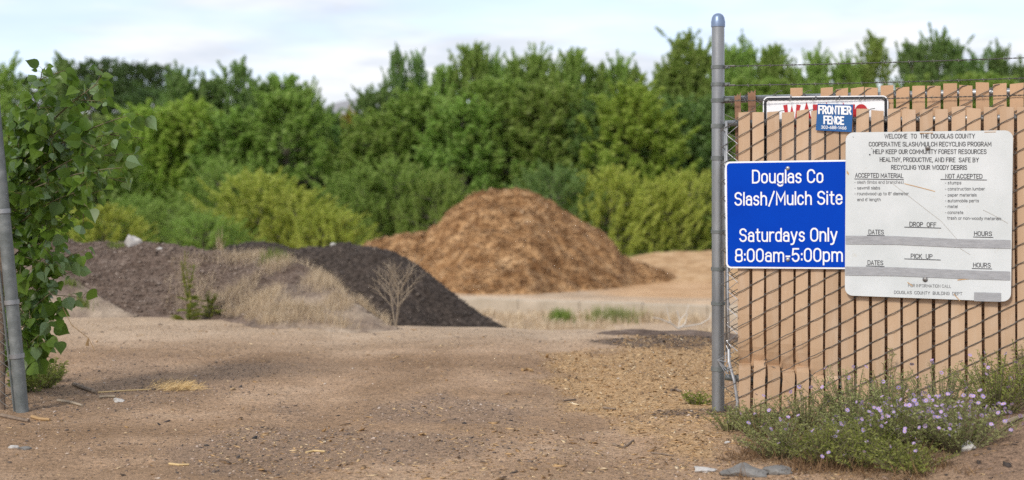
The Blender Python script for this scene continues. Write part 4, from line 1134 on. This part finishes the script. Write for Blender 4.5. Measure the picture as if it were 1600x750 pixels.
lmb = MB(); lmb.add(LV, LF); lmb.build('leaves', M['leaf_near'], sap)
PT.build('petioles', M['herb_yellow'], sap)
# dangling dry twig with a curled dead leaf
tw = MB(); pts = [PX(98,480,8.7), PX(112,508,8.65), PX(138,528,8.6), PX(148,548,8.58)]
tw.tube(pts, .0022, 5); tw.tube([PX(138,528,8.6), PX(136,540,8.6)], [.003,.012], 6); o_ = tw.build('dry_twig', M['leaf_dry'], sap); o_['label'] = 'dry dangling twig with a curled dead leaf'

# ------------------------------------------------------------------ herbs
def herb(mb_leaf, mb_stem, base, h, wid, nst, nlf, ll, lw_, r, upright=.6, bend=.3):
    tipsl = []
    for k in range(nst):
        az = r.uniform(0, 6.28); sp = r.random()**.6*wid
        p = Vector(base) + Vector((math.cos(az)*sp*.25, math.sin(az)*sp*.25, 0))
        hh = h*r.uniform(.55, 1.05)*(1-.35*(sp/wid)**2); end = Vector(base) + Vector((math.cos(az)*sp, math.sin(az)*sp, hh))
        mid = (p+end)/2 + Vector((0,0,hh*bend))*upright
        pts = [p*(1-s)**2 + mid*2*s*(1-s) + end*s*s for s in (0,.25,.5,.75,1)]
        mb_stem.tube(pts, [.0026,.0022,.0018,.0014,.0009], 4, caps=False)
        tipsl.append(end)
        for j in range(nlf):
            s = .12 + .88*(j+r.random())/nlf; c = p*(1-s)**2 + mid*2*s*(1-s) + end*s*s
            a = Vector((r.uniform(-1,1), r.uniform(-1,1), r.uniform(-.2,1.1))).normalized()
            b = a.cross(Vector((r.uniform(-1,1), r.uniform(-1,1), r.uniform(-1,1)))).normalized()
            l_ = ll*r.uniform(.6,1.3); w_ = lw_*r.uniform(.7,1.3)
            mb_leaf.add([c, c+a*l_*.5+b*w_, c+a*l_ - Vector((0,0,.15*l_)), c+a*l_*.5-b*w_], [(0,1,2,3)])
    return tipsl
def flower_mesh(seed):
    r = random.Random(seed); mb = MB(); n = r.randint(13, 17); R_ = 1.0
    for k in range(n):
        an = 2*math.pi*k/n + r.uniform(-.08,.08); w_ = .16; l_ = R_*r.uniform(.85,1.05); dz = r.uniform(-.25,.12)
        d = Vector((math.cos(an), math.sin(an), 0)); e_ = Vector((-math.sin(an), math.cos(an), 0))
        mb.add([d*.18-e_*.06, d*.62-e_*w_+Vector((0,0,.06)), d*l_+Vector((0,0,dz)), d*.62+e_*w_+Vector((0,0,.06)), d*.18+e_*.06], [(0,1,3,4),(1,2,3)])
    mb.cur = 1
    mb.tube([(0,0,-.05),(0,0,.10),(0,0,.16)], [.26,.24,.12], 8)
    me_ = bpy.data.meshes.new('flower'); me_.from_pydata(mb.v, [], mb.f); me_.materials.append(M['petal']); me_.materials.append(M['disc'])
    me_.polygons.foreach_set('material_index', mb.mi); me_.update(); return me_
FM = [flower_mesh(i) for i in range(4)]
r = random.Random(31)
# (px, py of base, height, width, stems, leaf tone, flowers, label)
AST = [
 (1140,672,.14,.15,22,'herb',3,'sparse low aster at the foot of the steel post'),
 (1185,682,.19,.19,34,'herb',5,'grey green aster between the post foot and the dented slats'),
 (1222,714,.20,.22,42,'herb',11,'aster with a tight flower cluster above the grey slab'),
 (1258,680,.25,.24,44,'herb',6,'aster leaning on the dented lower slats'),
 (1288,724,.20,.24,52,'herb_dark',8,'green aster in front, just right of the grey slab'),
 (1330,670,.34,.25,54,'herb',9,'tall grey green aster below the left edge of the white board'),
 (1350,730,.20,.26,52,'herb_dark',9,'green aster at the very front middle of the flower patch'),
 (1340,700,.25,.26,52,'herb',7,'grey green aster in the middle of the flower patch'),
 (1395,660,.32,.25,54,'herb',8,'tall aster against the slats below the middle of the board'),
 (1400,704,.25,.26,56,'herb_dark',40,'leafy aster at the left side of the dense lavender bloom'),
 (1418,728,.13,.22,36,'herb_dark',3,'low yellowish aster at the front right edge of the flower patch'),
 (1450,690,.26,.25,56,'herb',60,'aster crowded with lavender blooms in the densest patch'),
 (1502,680,.25,.25,52,'herb',60,'blooming aster at the right end of the dense lavender patch'),
 (1470,650,.33,.24,44,'herb',6,'aster behind the dense lavender patch, touching the slats'),
 (1556,650,.30,.24,54,'herb_dark',9,'green aster with few blooms right of the dense patch'),
 (1602,642,.32,.25,54,'herb_dark',7,'aster at the right edge of the view'),
]
for (px, py, h, wd, ns, tone, nfl, lab) in AST:
    g = GP(px, py); g = GP(px, py, gz(g.x, g.y)); g.z = gz(g.x, g.y) - .01
    root = thing('aster_plant', lab, 'flowering plant', g, 'lavender asters along the fence')
    lm_, sm_ = MB(), MB()
    tl = herb(lm_, sm_, g, h*1.06, wd*1.15, int(ns*1.9), 22, .021, .0030, r, upright=.7)
    lm_.build('foliage', M[tone], root); sm_.build('stems', M['twig'], root)
    tl.sort(key=lambda p: -(p.z*1.2 - p.y*.5)); cand = tl[:max(int(nfl*1.35), int(len(tl)*.7))]; r.shuffle(cand)
    for p in cand[:min(100, int(nfl*1.35))]:
        f = bpy.data.objects.new('flower', FM[r.randrange(4)]); COL.objects.link(f); f.parent = root
        f.location = p - g + Vector((r.uniform(-.02,.02), -.012, r.uniform(.0,.02))); sz = r.uniform(.0088,.0138); f.scale = (sz, sz, sz)
        f.rotation_euler = (R(r.uniform(20,75)), R(r.uniform(-25,25)), r.uniform(0,6.28))

def weed(px, py, h, wd, ns, nl, ll, lw_, tone, name, label, cat, z=None, Y=None, up=1.0, stemm='twig', group=None):
    if Y is None:
        g = GP(px, py); g = GP(px, py, gz(g.x, g.y)); g.z = gz(g.x, g.y)
    else: g = PX(px, py, Y)
    if z is not None: g.z = z(g.x, g.y)
    root = thing(name, label, cat, g, group); a, b = MB(), MB()
    herb(a, b, g - Vector((0,0,.02)), h, wd, ns, nl, ll, lw_, r, upright=up)
    a.build('foliage', M[tone], root); b.build('stems', M[stemm], root); return root
weed(1490,625,.52,.10,9,26,.03,.004,'herb','fence_weed','tall feathery green weed against the slats below the board','weed')
weed(1545,622,.50,.16,9,10,.04,.003,'straw','dry_weed','dry straw coloured weed against the slats below the grey tape patch','weed',stemm='straw')
weed(1594,622,.42,.12,12,18,.035,.006,'herb_yellow','fence_weed','yellow green weed at the right edge against the slats','weed')
weed(1385,640,.40,.12,10,20,.025,.004,'herb','fence_weed','thin grey green weed in front of the slats left of the tall feathery one','weed')
weed(1092,632,.10,.13,26,12,.03,.004,'herb_yellow','small_weed','low yellow green weed at the left of the steel post foot','weed')
weed(66,606,.20,.16,50,12,.035,.006,'herb_dark','small_weed','green leafy weed under the sapling beside the leaning post','weed')
weed(86,596,.17,.12,26,12,.03,.005,'herb_yellow','small_weed','yellow green weed tuft at the edge of the road by the leaning post','weed')
weed(40,612,.18,.12,26,10,.05,.009,'herb_dark','small_weed','dark weed right behind the leaning post base','weed')

# brown dead undergrowth under the asters
lit = MB(); r2 = random.Random(91)
for k in range(12000):
    px = r2.uniform(1120, 1530); py = r2.uniform(650, 754) - max(0, (px-1400))*.30
    g = GP(px, py); g = GP(px, py, gz(g.x, g.y)); g.z = gz(g.x, g.y)
    if float(vnoise(g.x*7, g.y*7, 3)) + r2.uniform(-.15,.15) < .48 + .55*max(0, (1190-px)/70) + .4*max(0, (px-1480)/50): continue
    a = Vector((r2.uniform(-1,1), r2.uniform(-1,1), r2.uniform(0,2.2))).normalized()*r2.uniform(.02,.11)
    b = a.cross(Vector((r2.uniform(-1,1), r2.uniform(-1,1), .2))).normalized()*r2.uniform(.0006,.0016)
    lit.add([g-b, g+b, g+a*.6+b*.8, g+a, g+a*.6-b*.8], [(0,1,2,4),(2,3,4)])
o_ = lit.build('dead_undergrowth', M['brownlitter']); o_['kind'] = 'stuff'; o_['label'] = 'brown dead stems under the asters'; o_['category'] = 'undergrowth'

# ------------------------------------------------------------------ weeds and rocks on the banks
def stalk(px, py_base, py_top, Y, zf, lab):
    g = PX(px, py_base, Y); g.z = zf(g.x, g.y) - .02; h = (py_base-py_top)/F*Y
    root = thing('mullein_weed', lab, 'weed', g); a, b = MB(), MB(); rr = random.Random(int(px))
    pts = [g + Vector((.03*math.sin(i*.6), 0, h*i/8)) for i in range(9)]; b.tube(pts, [.012-.001*i for i in range(9)], 6)
    for k in range(int(90*h)):
        s = rr.random()**1.3; c = g + Vector((0,0,h*s)); az = rr.uniform(0,6.28); l_ = (.20*(1-s)**1.5 + .04)*rr.uniform(.6,1.2)
        d = Vector((math.cos(az), math.sin(az), rr.uniform(.1,.9))).normalized(); e_ = d.cross(Vector((0,0,1))).normalized()*l_*.17
        a.add([c, c+d*l_*.5+e_, c+d*l_-Vector((0,0,l_*.25)), c+d*l_*.5-e_], [(0,1,2,3)])
    for q in range(3):
        az = rr.uniform(0,6.28); e_ = g + Vector((math.cos(az)*.07, .0, h*rr.uniform(.8,1.0))); b.tube([g+Vector((0,0,h*.35)), e_], [.006,.004], 5)
        for k in range(40):
            s = rr.random(); c = (g+Vector((0,0,h*.35))).lerp(e_, s); d = Vector((rr.uniform(-1,1), rr.uniform(-1,1), .5)).normalized()*.035
            f_ = d.cross(Vector((0,0,1))).normalized()*.009; a.add([c, c+d*.5+f_, c+d, c+d*.5-f_], [(0,1,2,3)])
    a.build('foliage', M['herb_yellow'], root); b.build('stem', M['herb_yellow'], root)
stalk(293, 476, 355, 14.15, bark_top, 'tall yellow green stalk weed standing on the front of the bark mound')
stalk(328, 458, 415, 14.35, bark_top, 'short yellow green weed right of the tall stalk weed')

def dead_plant(px, py, py_top, Y, wpx, m, name, lab, cat, z=None, depth=4, seed=4, rad=.012):
    g = PX(px, py, Y); g.z = (z(g.x, g.y) if z else gz(g.x, g.y)) - .02; h = (py-py_top)/F*Y; rr = random.Random(seed); mb = MB()
    wid = wpx/F*Y/2
    def grow(p, d, l, rad, k):
        q = p + d*l*.5 + Vector((rr.uniform(-.03,.03)*l, rr.uniform(-.03,.03)*l, 0)); e_ = q + (d + Vector((0,0,.12))).normalized()*l*.5
        mb.tube([p, q, e_], [rad, rad*.8, rad*.6], 4, caps=False)
        if k > 0:
            for s in ((.5, .75, 1.0) if k > 1 else (.4, .65, .85, 1.0)):
                b_ = p.lerp(e_, s)
                for sg in (-1, 1):
                    dd = (d + Vector((sg*rr.uniform(.5,1.1)*wid/h*1.9, rr.uniform(-.5,.5), rr.uniform(-.25,.15)))).normalized()
                    grow(b_, dd, l*rr.uniform(.38,.58), rad*.55, k-1)
    for q in range(3):
        d = Vector((rr.uniform(-.55,.55)*wid/h*1.5, rr.uniform(-.2,.2), 1)).normalized(); grow(g, d, h*.62, rad, depth-2)
    ob = mb.build(name, M[m], loc=g); return tag(ob, lab, cat)
dead_plant(618, 512, 398, 13.35, 80, 'deadwood', 'dead_weed', 'bleached dead branching weed in front of the black compost slope', 'weed', seed=6, rad=.0055, z=lambda x, y: max(gz(x,y), sand_top(x,y)))
def white_branch():
    g = PX(1060, 512, 13.4); mb = MB(); g.z = gz(g.x, g.y)
    for pts in ([(1060,514),(1048,505),(1044,492),(1042,480)], [(1060,514),(1062,500),(1072,490),(1076,476)], [(1060,514),(1071,505),(1074,490)], [(1060,512),(1095,506),(1108,498),(1112,488)], [(1048,505),(1030,498),(1020,496)], [(1062,500),(1058,486)]):
        mb.tube([PX(x, y, 13.4 + (x-1060)*.004) for x, y in pts], [.008*(1-.22*i) for i in range(len(pts))], 6)
    tag(mb.build('dead_branch', M['deadwhite'], loc=g), 'white bleached branch sticking up from the dark debris ridge', 'branch')
white_branch()

def boulder(px, py, Y, wpx, hpx, m, lab, seed, z=None, name='rock', flat=None):
    rr = random.Random(seed); g = PX(px, py, Y) if Y else None
    if g is None: g = GP(px, py); g = GP(px, py, gz(g.x, g.y)); g.z = gz(g.x, g.y)
    if z: g.z = z(g.x, g.y)
    Yy = g.y; mb = MB(); bm = bmesh.new(); bmesh.ops.create_icosphere(bm, subdivisions=3, radius=1)
    sx, sz = wpx/F*Yy/2, hpx/F*Yy/2*1.3
    cuts = [Vector((rr.uniform(-1,1), rr.uniform(-1,1), rr.uniform(-.4,1))).normalized() for _ in range(11)]
    V = []
    for v in bm.verts:
        c = v.co.copy()
        for k in cuts:
            d = c.dot(k)
            if d > .60: c -= k*(d-.60)*.97
        k_ = 1 + .22*(float(vnoise(c.x*2.3+seed, c.y*2.3+c.z*1.7, seed))-.5)*2; V.append((g.x+c.x*sx*1.2*k_, g.y+c.y*sx*.8*k_, g.z+c.z*sz*k_ + sz*.45))
    mb.add(V, [tuple(v.index for v in f.verts) for f in bm.faces]); bm.free()
    return tag(mb.build(name, M[m], loc=g), lab, 'rock')
boulder(205, 384, 16.3, 26, 22, 'rock_white', 'pale angular rock on top of the bark mound', 1, z=bark_top)
boulder(520, 388, 21.5, 11, 7, 'rock_white', 'small white stone on the crest of the compost pile', 2, z=compost_top)
boulder(250, 398, 16.0, 10, 5, 'rock_white', 'small pale stone on the bark mound right of the big rock', 9, z=bark_top)
boulder(1512, 682, None, 26, 16, 'rock_white', 'white stone at the right end of the flower patch', 3)
boulder(1101, 737, None, 40, 9, 'rock_white', 'flat pale stone on the road left of the grey slab', 4, name='flat_stone')
boulder(1137, 693, None, 10, 5, 'rock_white', 'small white stone left of the asters', 5)
boulder(1160, 742, None, 70, 19, 'rock_grey', 'grey slab lying in front of the asters', 6, name='flat_stone')
boulder(1210, 739, None, 46, 15, 'rock_grey', 'mottled grey stone touching the right end of the slab', 7, name='flat_stone')
boulder(20, 700, None, 14, 6, 'rock_white', 'pale stone at the lower left edge of the road', 8)
boulder(184, 628, None, 16, 8, 'rock_white', 'pale stone among the sticks by the straw tuft', 12)
boulder(40, 702, None, 20, 6, 'rock_grey', 'grey stone right of the pale stone at the lower left', 10)

# sticks on the road
def stick(pts, rad, lab, m='stick'):
    P = []
    for x, y in pts:
        g = GP(x, y); g.z = gz(g.x, g.y) + rad*.8; P.append(g)
    mb = MB(); mb.tube(P, [rad*(1-.1*i) for i in range(len(P))], 6)
    tag(mb.build('stick', M[m], loc=P[0]), lab, 'stick')
stick([(115,600),(132,608),(150,617)], .014, 'dark thick stick pointing at the straw tuft stem')
stick([(152,616),(200,612),(236,609)], .006, 'thin pale stem ending in the straw tuft', 'straw')
stick([(2,652),(22,656),(45,659)], .012, 'dark stick lying at the foot of the leaning post')
stick([(50,653),(62,656),(78,657)], .011, 'brown stick right of the leaning post foot', 'leaf_dry')
stick([(90,630),(110,632),(128,637)], .009, 'short pale stick between the post and the dark thick stick', 'deadwood')
stick([(155,625),(168,624),(180,624)], .011, 'short pale wood piece under the straw stem', 'deadwood')
stick([(958,688),(975,692),(990,683)], .007, 'dark twig at the front edge of the orange chips')
stick([(1018,702),(1035,705),(1052,710)], .005, 'thin dark twig in front of the chips left of the flat stone')
stick([(880,622),(890,620),(900,618)], .006, 'short dark twig on the left edge of the orange chips')
stick([(943,632),(952,634),(962,635)], .008, 'short dark twig in the middle of the orange chips')
stick([(1048,611),(1056,610),(1064,613)], .010, 'dark reddish bark piece near the steel post')
stick([(816,576),(824,574),(832,576)], .012, 'tan curled leaf lying alone on the road', 'leaf_dry')
stick([(478,701),(490,699),(508,701)], .006, 'pale stick on the gravel patch', 'straw')
stick([(1570,716),(1590,707),(1606,704)], .012, 'weathered stick on the soil at the lower right', 'deadwood')
stick([(264,727),(280,728),(295,727)], .006, 'yellowish stick at the lower left of the road', 'straw')

# straw tuft
tf = MB(); r2 = random.Random(55)
for k in range(420):
    px = r2.gauss(272, 17); py = 608 + r2.uniform(-3, 3); g = GP(px, py); g.z = gz(g.x, g.y) + r2.uniform(0,.02)
    a = Vector((r2.uniform(-.2,1), r2.uniform(-.4,.4), r2.uniform(0,.5))).normalized()*r2.uniform(.03,.10); b = Vector((0,.2,1)).normalized()*.0014
    tf.add([g-b, g+a*.5-b+Vector((0,0,.008)), g+a, g+a*.5+b+Vector((0,0,.008)), g+b], [(0,1,3,4),(1,2,3)])
tag(tf.build('straw_tuft', M['straw'], loc=GP(272,608)), 'flattened golden straw tuft lying on the road at the left', 'straw tuft')

# ------------------------------------------------------------------ scattered stuff
def pebble_mesh(name, pts, sizes, flat, m, seed, elong=1.0):
    nr = np.random.default_rng(seed); n = len(pts)
    base = np.array([(1,0,0),(0,1,0),(-1,0,0),(0,-1,0),(.0,0,1),(0,0,-1),(.7,.7,.45),(-.7,.7,.35),(-.7,-.7,.5),(.7,-.7,.4)], float)
    fc = [(0,6,4),(6,1,4),(1,7,4),(7,2,4),(2,8,4),(8,3,4),(3,9,4),(9,0,4),(0,5,6),(6,5,1),(1,5,7),(7,5,2),(2,5,8),(8,5,3),(3,5,9),(9,5,0)]
    v = base[None]*nr.uniform(.7,1.2,size=(n,10,1)); sc = np.stack([nr.uniform(.8,1.3,n)*elong, nr.uniform(.6,1.0,n), flat*nr.uniform(.6,1.3,n)], -1)*np.asarray(sizes)[:,None]
    v = v*sc[:,None,:]; an = nr.uniform(0, 6.28, n); ca, sa = np.cos(an)[:,None], np.sin(an)[:,None]
    x = v[...,0]*ca - v[...,1]*sa; y = v[...,0]*sa + v[...,1]*ca; z = v[...,2] + (nr.normal(size=n)*.25)[:,None]*v[...,0]
    V = np.stack([x,y,z],-1) + np.asarray(pts)[:,None,:]
    Fa = (np.array(fc)[None] + (np.arange(n)*10)[:,None,None]).reshape(-1,3)
    me = bpy.data.meshes.new(name); me.vertices.add(n*10); me.vertices.foreach_set('co', V.ravel())
    me.loops.add(Fa.size); me.loops.foreach_set('vertex_index', Fa.ravel().astype(np.int32)); me.polygons.add(len(Fa)); me.polygons.foreach_set('loop_start', np.arange(0,Fa.size,3,dtype=np.int32))
    me.update(calc_edges=True); me.materials.append(m); o = bpy.data.objects.new(name, me); COL.objects.link(o); o['kind'] = 'stuff'; return o
def scatter(n, seed, dens, y0=5.6, y1=13.5, xr=.42):
    nr = np.random.default_rng(seed)
    y = np.sqrt(nr.uniform(y0**2, y1**2, n)); x = nr.uniform(-1,1,n)*y*xr
    k = nr.uniform(size=n) < dens(x, y); x, y = x[k], y[k]
    return np.stack([x, y, ground_z(x, y)], -1), nr
def bl(x, y, cx, cy, rx, ry, seed):
    d = np.sqrt(((x-cx)/rx)**2 + ((y-cy)/ry)**2) + .9*(fbm(x*2.2, y*1.3, seed)-.5)*2; return 1 - sstep(.65, 1.2, d)
p, nr = scatter(60000, 1, lambda x, y: .15 + .85*sstep(.42,.68,fbm(x*1.4,y*1.4,91)))
o_ = pebble_mesh('gravel', p, np.minimum(.0018 + .0030*nr.exponential(.6, len(p)), .013), .6, M['gravel'], 1); o_['label'] = 'small brown pebbles strewn over the dirt road'; o_['category'] = 'gravel'
p, nr = scatter(60000, 2, lambda x, y: np.clip(bl(x,y,-1.0,7.1,.75,.55,23) + bl(x,y,-.5,8.3,.6,.5,24) + .6*bl(x,y,-2.6,9.3,.8,1.3,25) + .5*bl(x,y,1.1,8.1,.7,.3,27) + .5*bl(x,y,1.0,6.6,.9,.5,28) + .35*bl(x,y,-2.4,7.4,.9,.7,29), 0, .9))
o_ = pebble_mesh('gravel', p, np.minimum(.0025 + .0036*nr.exponential(.7, len(p)), .017), .6, M['gravel_grey'], 2); o_['label'] = 'coarse grey gravel patches on the road'; o_['category'] = 'gravel'
p, nr = scatter(120000, 3, lambda x, y: np.clip(.95*bl(x,y,.95,9.3,.75,2.0,21) + .9*bl(x,y,1.25,11.2,.55,1.2,22) + .35*bl(x,y,.3,7.0,1.6,1.1,19) + .03, 0, 1))
o_ = pebble_mesh('wood_chips', p, np.minimum(.003 + .0042*nr.exponential(.7, len(p)), .022), .22, M['chips'], 3, elong=2.2); o_['label'] = 'orange wood chips spilled on the road left of the post'; o_['category'] = 'wood chips'
p, nr = scatter(60000, 4, lambda x, y: np.clip(.9*bl(x,y,1.55,12.1,1.1,.5,26) + .8*bl(x,y,1.15,8.15,.5,.18,27) + .010 + .22*sstep(1.7,2.1,x)*(1-sstep(7.6,8.4,y)), 0, 1))
o_ = pebble_mesh('bark_bits', p, np.minimum(.003 + .005*nr.exponential(.7, len(p)), .024), .45, M['chips_dark'], 4, elong=1.6); o_['label'] = 'dark bark bits on the road crest and the soil by the fence'; o_['category'] = 'bark bits'
# lumps on the bark mound and mulch clumps
nr = np.random.default_rng(8); pts = []
for k in range(34000):
    px = nr.uniform(60, 520); Y = nr.uniform(13.8, 16.9); x = (px-800)/F*Y; z = bark_top(x, Y)
    if px > 430 + nr.normal()*40: continue
    zs = sand_top(x, Y)
    if px < 400 + nr.normal()*25 and zs > z: z = zs
    if z > gz(x, Y) + .03 and z >= zs: pts.append((x, Y, z))
o_ = pebble_mesh('bark_chunks', np.array(pts), np.minimum(.004 + .006*nr.exponential(.6, len(pts)), .028), .7, island('bark chunks', [(0,(.075,.050,.036)),(.5,(.165,.120,.091)),(.9,(.255,.196,.153)),(1,(.38,.31,.26))]), 9, elong=1.15); o_['label'] = 'loose bark chunks covering the mound'; o_['category'] = 'bark chunks'
pts = []
for k in range(26000):
    px = nr.uniform(330, 800); Y = nr.uniform(17.5, 22); x = (px-800)/F*Y; z = compost_top(x, Y)
    if z > gz(x, Y) + .02: pts.append((x, Y, z))
o_ = pebble_mesh('compost_clods', np.array(pts), np.minimum(.005 + .007*nr.exponential(.6, len(pts)), .04), .7, island('compost clods', [(0,(.025,.019,.015)),(.5,(.065,.05,.041)),(.92,(.125,.098,.08)),(1,(.28,.22,.17))]), 14, elong=1.2); o_['label'] = 'loose clods on the black compost heap'; o_['category'] = 'compost'
pts = []
for k in range(90000):
    x = nr.uniform(-6, 6.5); y = nr.uniform(37, 47); z = mulch_top(x, y)
    if z > gz(x, y) + .05: pts.append((x, y, z))
o_ = pebble_mesh('mulch_shreds', np.array(pts), np.minimum(.011 + .016*nr.exponential(.6, len(pts)), .07), .16, island('mulch shreds', [(0,(.19,.095,.040)),(.35,(.37,.205,.092)),(.75,(.49,.298,.145)),(1,(.60,.40,.225))]), 10, elong=2.4); o_['label'] = 'shredded wood covering the large mulch pile'; o_['category'] = 'mulch'

# dry and green grass
def blades(name, pts, h, m, seed, lab, spread=.5, wd=.004, cat='grass'):
    r = random.Random(seed); mb = MB()
    for (x, y, z) in pts:
        l_ = h*r.uniform(.5,1.2); az = r.uniform(0,6.28); lean = r.random()*spread
        a = Vector((math.cos(az)*lean, math.sin(az)*lean, 1)).normalized()*l_; b = Vector((math.sin(az+1), math.cos(az+1), 0))*wd
        p = Vector((x,y,z-.01)); t_ = p + a + Vector((math.cos(az)*lean*l_*.5, math.sin(az)*lean*l_*.5, -l_*.15))
        mb.add([p-b, p+b, p+a*.6+b*.7, t_, p+a*.6-b*.7], [(0,1,2,4),(2,3,4)])
    o = mb.build(name, M[m]); o['kind'] = 'stuff'; o['label'] = lab; o['category'] = cat; return o
r = random.Random(61); pts = []
for k in range(52000):
    px = r.uniform(255, 618); Y = r.uniform(13.0, 15.8); x = (px-800)/F*Y; z = max(sand_top(x, Y), bark_top(x, Y))
    if z > gz(x,Y)+.03 and (px > 400 or r.random() < (px-250)/170) and vnoise(x*3.6, Y*2.4, 71) + .3*r.random() > .60 + .14*max(0, (px-530)/60) - .10*(z > .42): pts.append((x,Y,z))
blades('dry_grass', pts, .15, 'drygrass', 3, 'dry pale grass covering the sand bank', spread=.75, wd=.0010)
pts = []
for k in range(7000):
    px = r.uniform(560, 1140); Y = r.uniform(30.5, 36.6); x = (px-800)/F*Y
    if Y < float(wall_y(x))-.3 and vnoise(x*1.2, Y*.8, 73) > .50: pts.append((x,Y,gz(x,Y)))
blades('dry_grass', pts, .28, 'drygrass', 4, 'pale dry grass in front of the concrete wall', spread=.8, wd=.010)
def tuft(px, py, Y, wpx, h, m, lab, n=220, zf=None, wd=.006):
    c = PX(px, py, Y); r = random.Random(int(px*7)); w_ = wpx/F*Y/2; mb = MB()
    zf = zf or gz
    for k in range(n):
        x = c.x + r.gauss(0,.5)*w_; y = c.y + r.gauss(0,.5)*w_; p = Vector((x,y,zf(x,y)-.02)); l_ = h*r.uniform(.4,1.1); az = r.uniform(0,6.28); le = r.random()*.6
        a = Vector((math.cos(az)*le, math.sin(az)*le, 1)).normalized()*l_; b = Vector((math.sin(az), -math.cos(az), 0))*wd
        mb.add([p-b, p+b, p+a*.6+b*.7, p+a, p+a*.6-b*.7], [(0,1,2,4),(2,3,4)])
    c.z = zf(c.x, c.y)
    tag(mb.build('grass_tuft', M[m], loc=c), lab, 'grass tuft')
tuft(430, 412, 15.3, 48, .17, 'grass', 'fresh green grass clump on top of the dry grass bank', zf=bark_top, wd=.0028, n=260)
tuft(876, 508, 34.0, 34, .42, 'grass', 'bright green grass clump in front of the concrete wall', n=260, wd=.014)
tuft(960, 506, 34.5, 80, .42, 'herb', 'wide olive green clump in front of the wall', n=420, wd=.014)
tuft(1010, 506, 34.3, 60, .34, 'drygrass', 'tan grass clump right of the olive clump', n=260, wd=.012)
tuft(128, 470, 14.4, 30, .12, 'grass', 'small green clump on the left sand slope', zf=lambda x,y: max(gz(x,y), sandl_top(x,y)), n=120, wd=.004)
tuft(110, 440, 14.7, 26, .12, 'grass', 'upper small green clump on the left sand slope', zf=lambda x,y: max(gz(x,y), sandl_top(x,y)), n=90, wd=.004)
tuft(345, 405, 16.0, 8, .34, 'drygrass', 'single dry stem tuft between bark mound and compost pile', zf=bark_top, n=30, wd=.004)
tuft(180, 384, 16.4, 30, .10, 'grass', 'green clump just left of the white rock', zf=bark_top, n=100, wd=.004)
tuft(465, 386, 30.0, 60, .5, 'leaf_yellow', 'yellow flowering clump behind the compost pile', n=260, wd=.012)
pts = []
for k in range(9000):
    x = r.uniform(-24, 26); y = r.uniform(57, 66); pts.append((x,y,gz(x,y)))
blades('grass_strip', pts, .32, 'grass', 6, 'green grass strip along the foot of the tree belt', spread=.6, wd=.02)
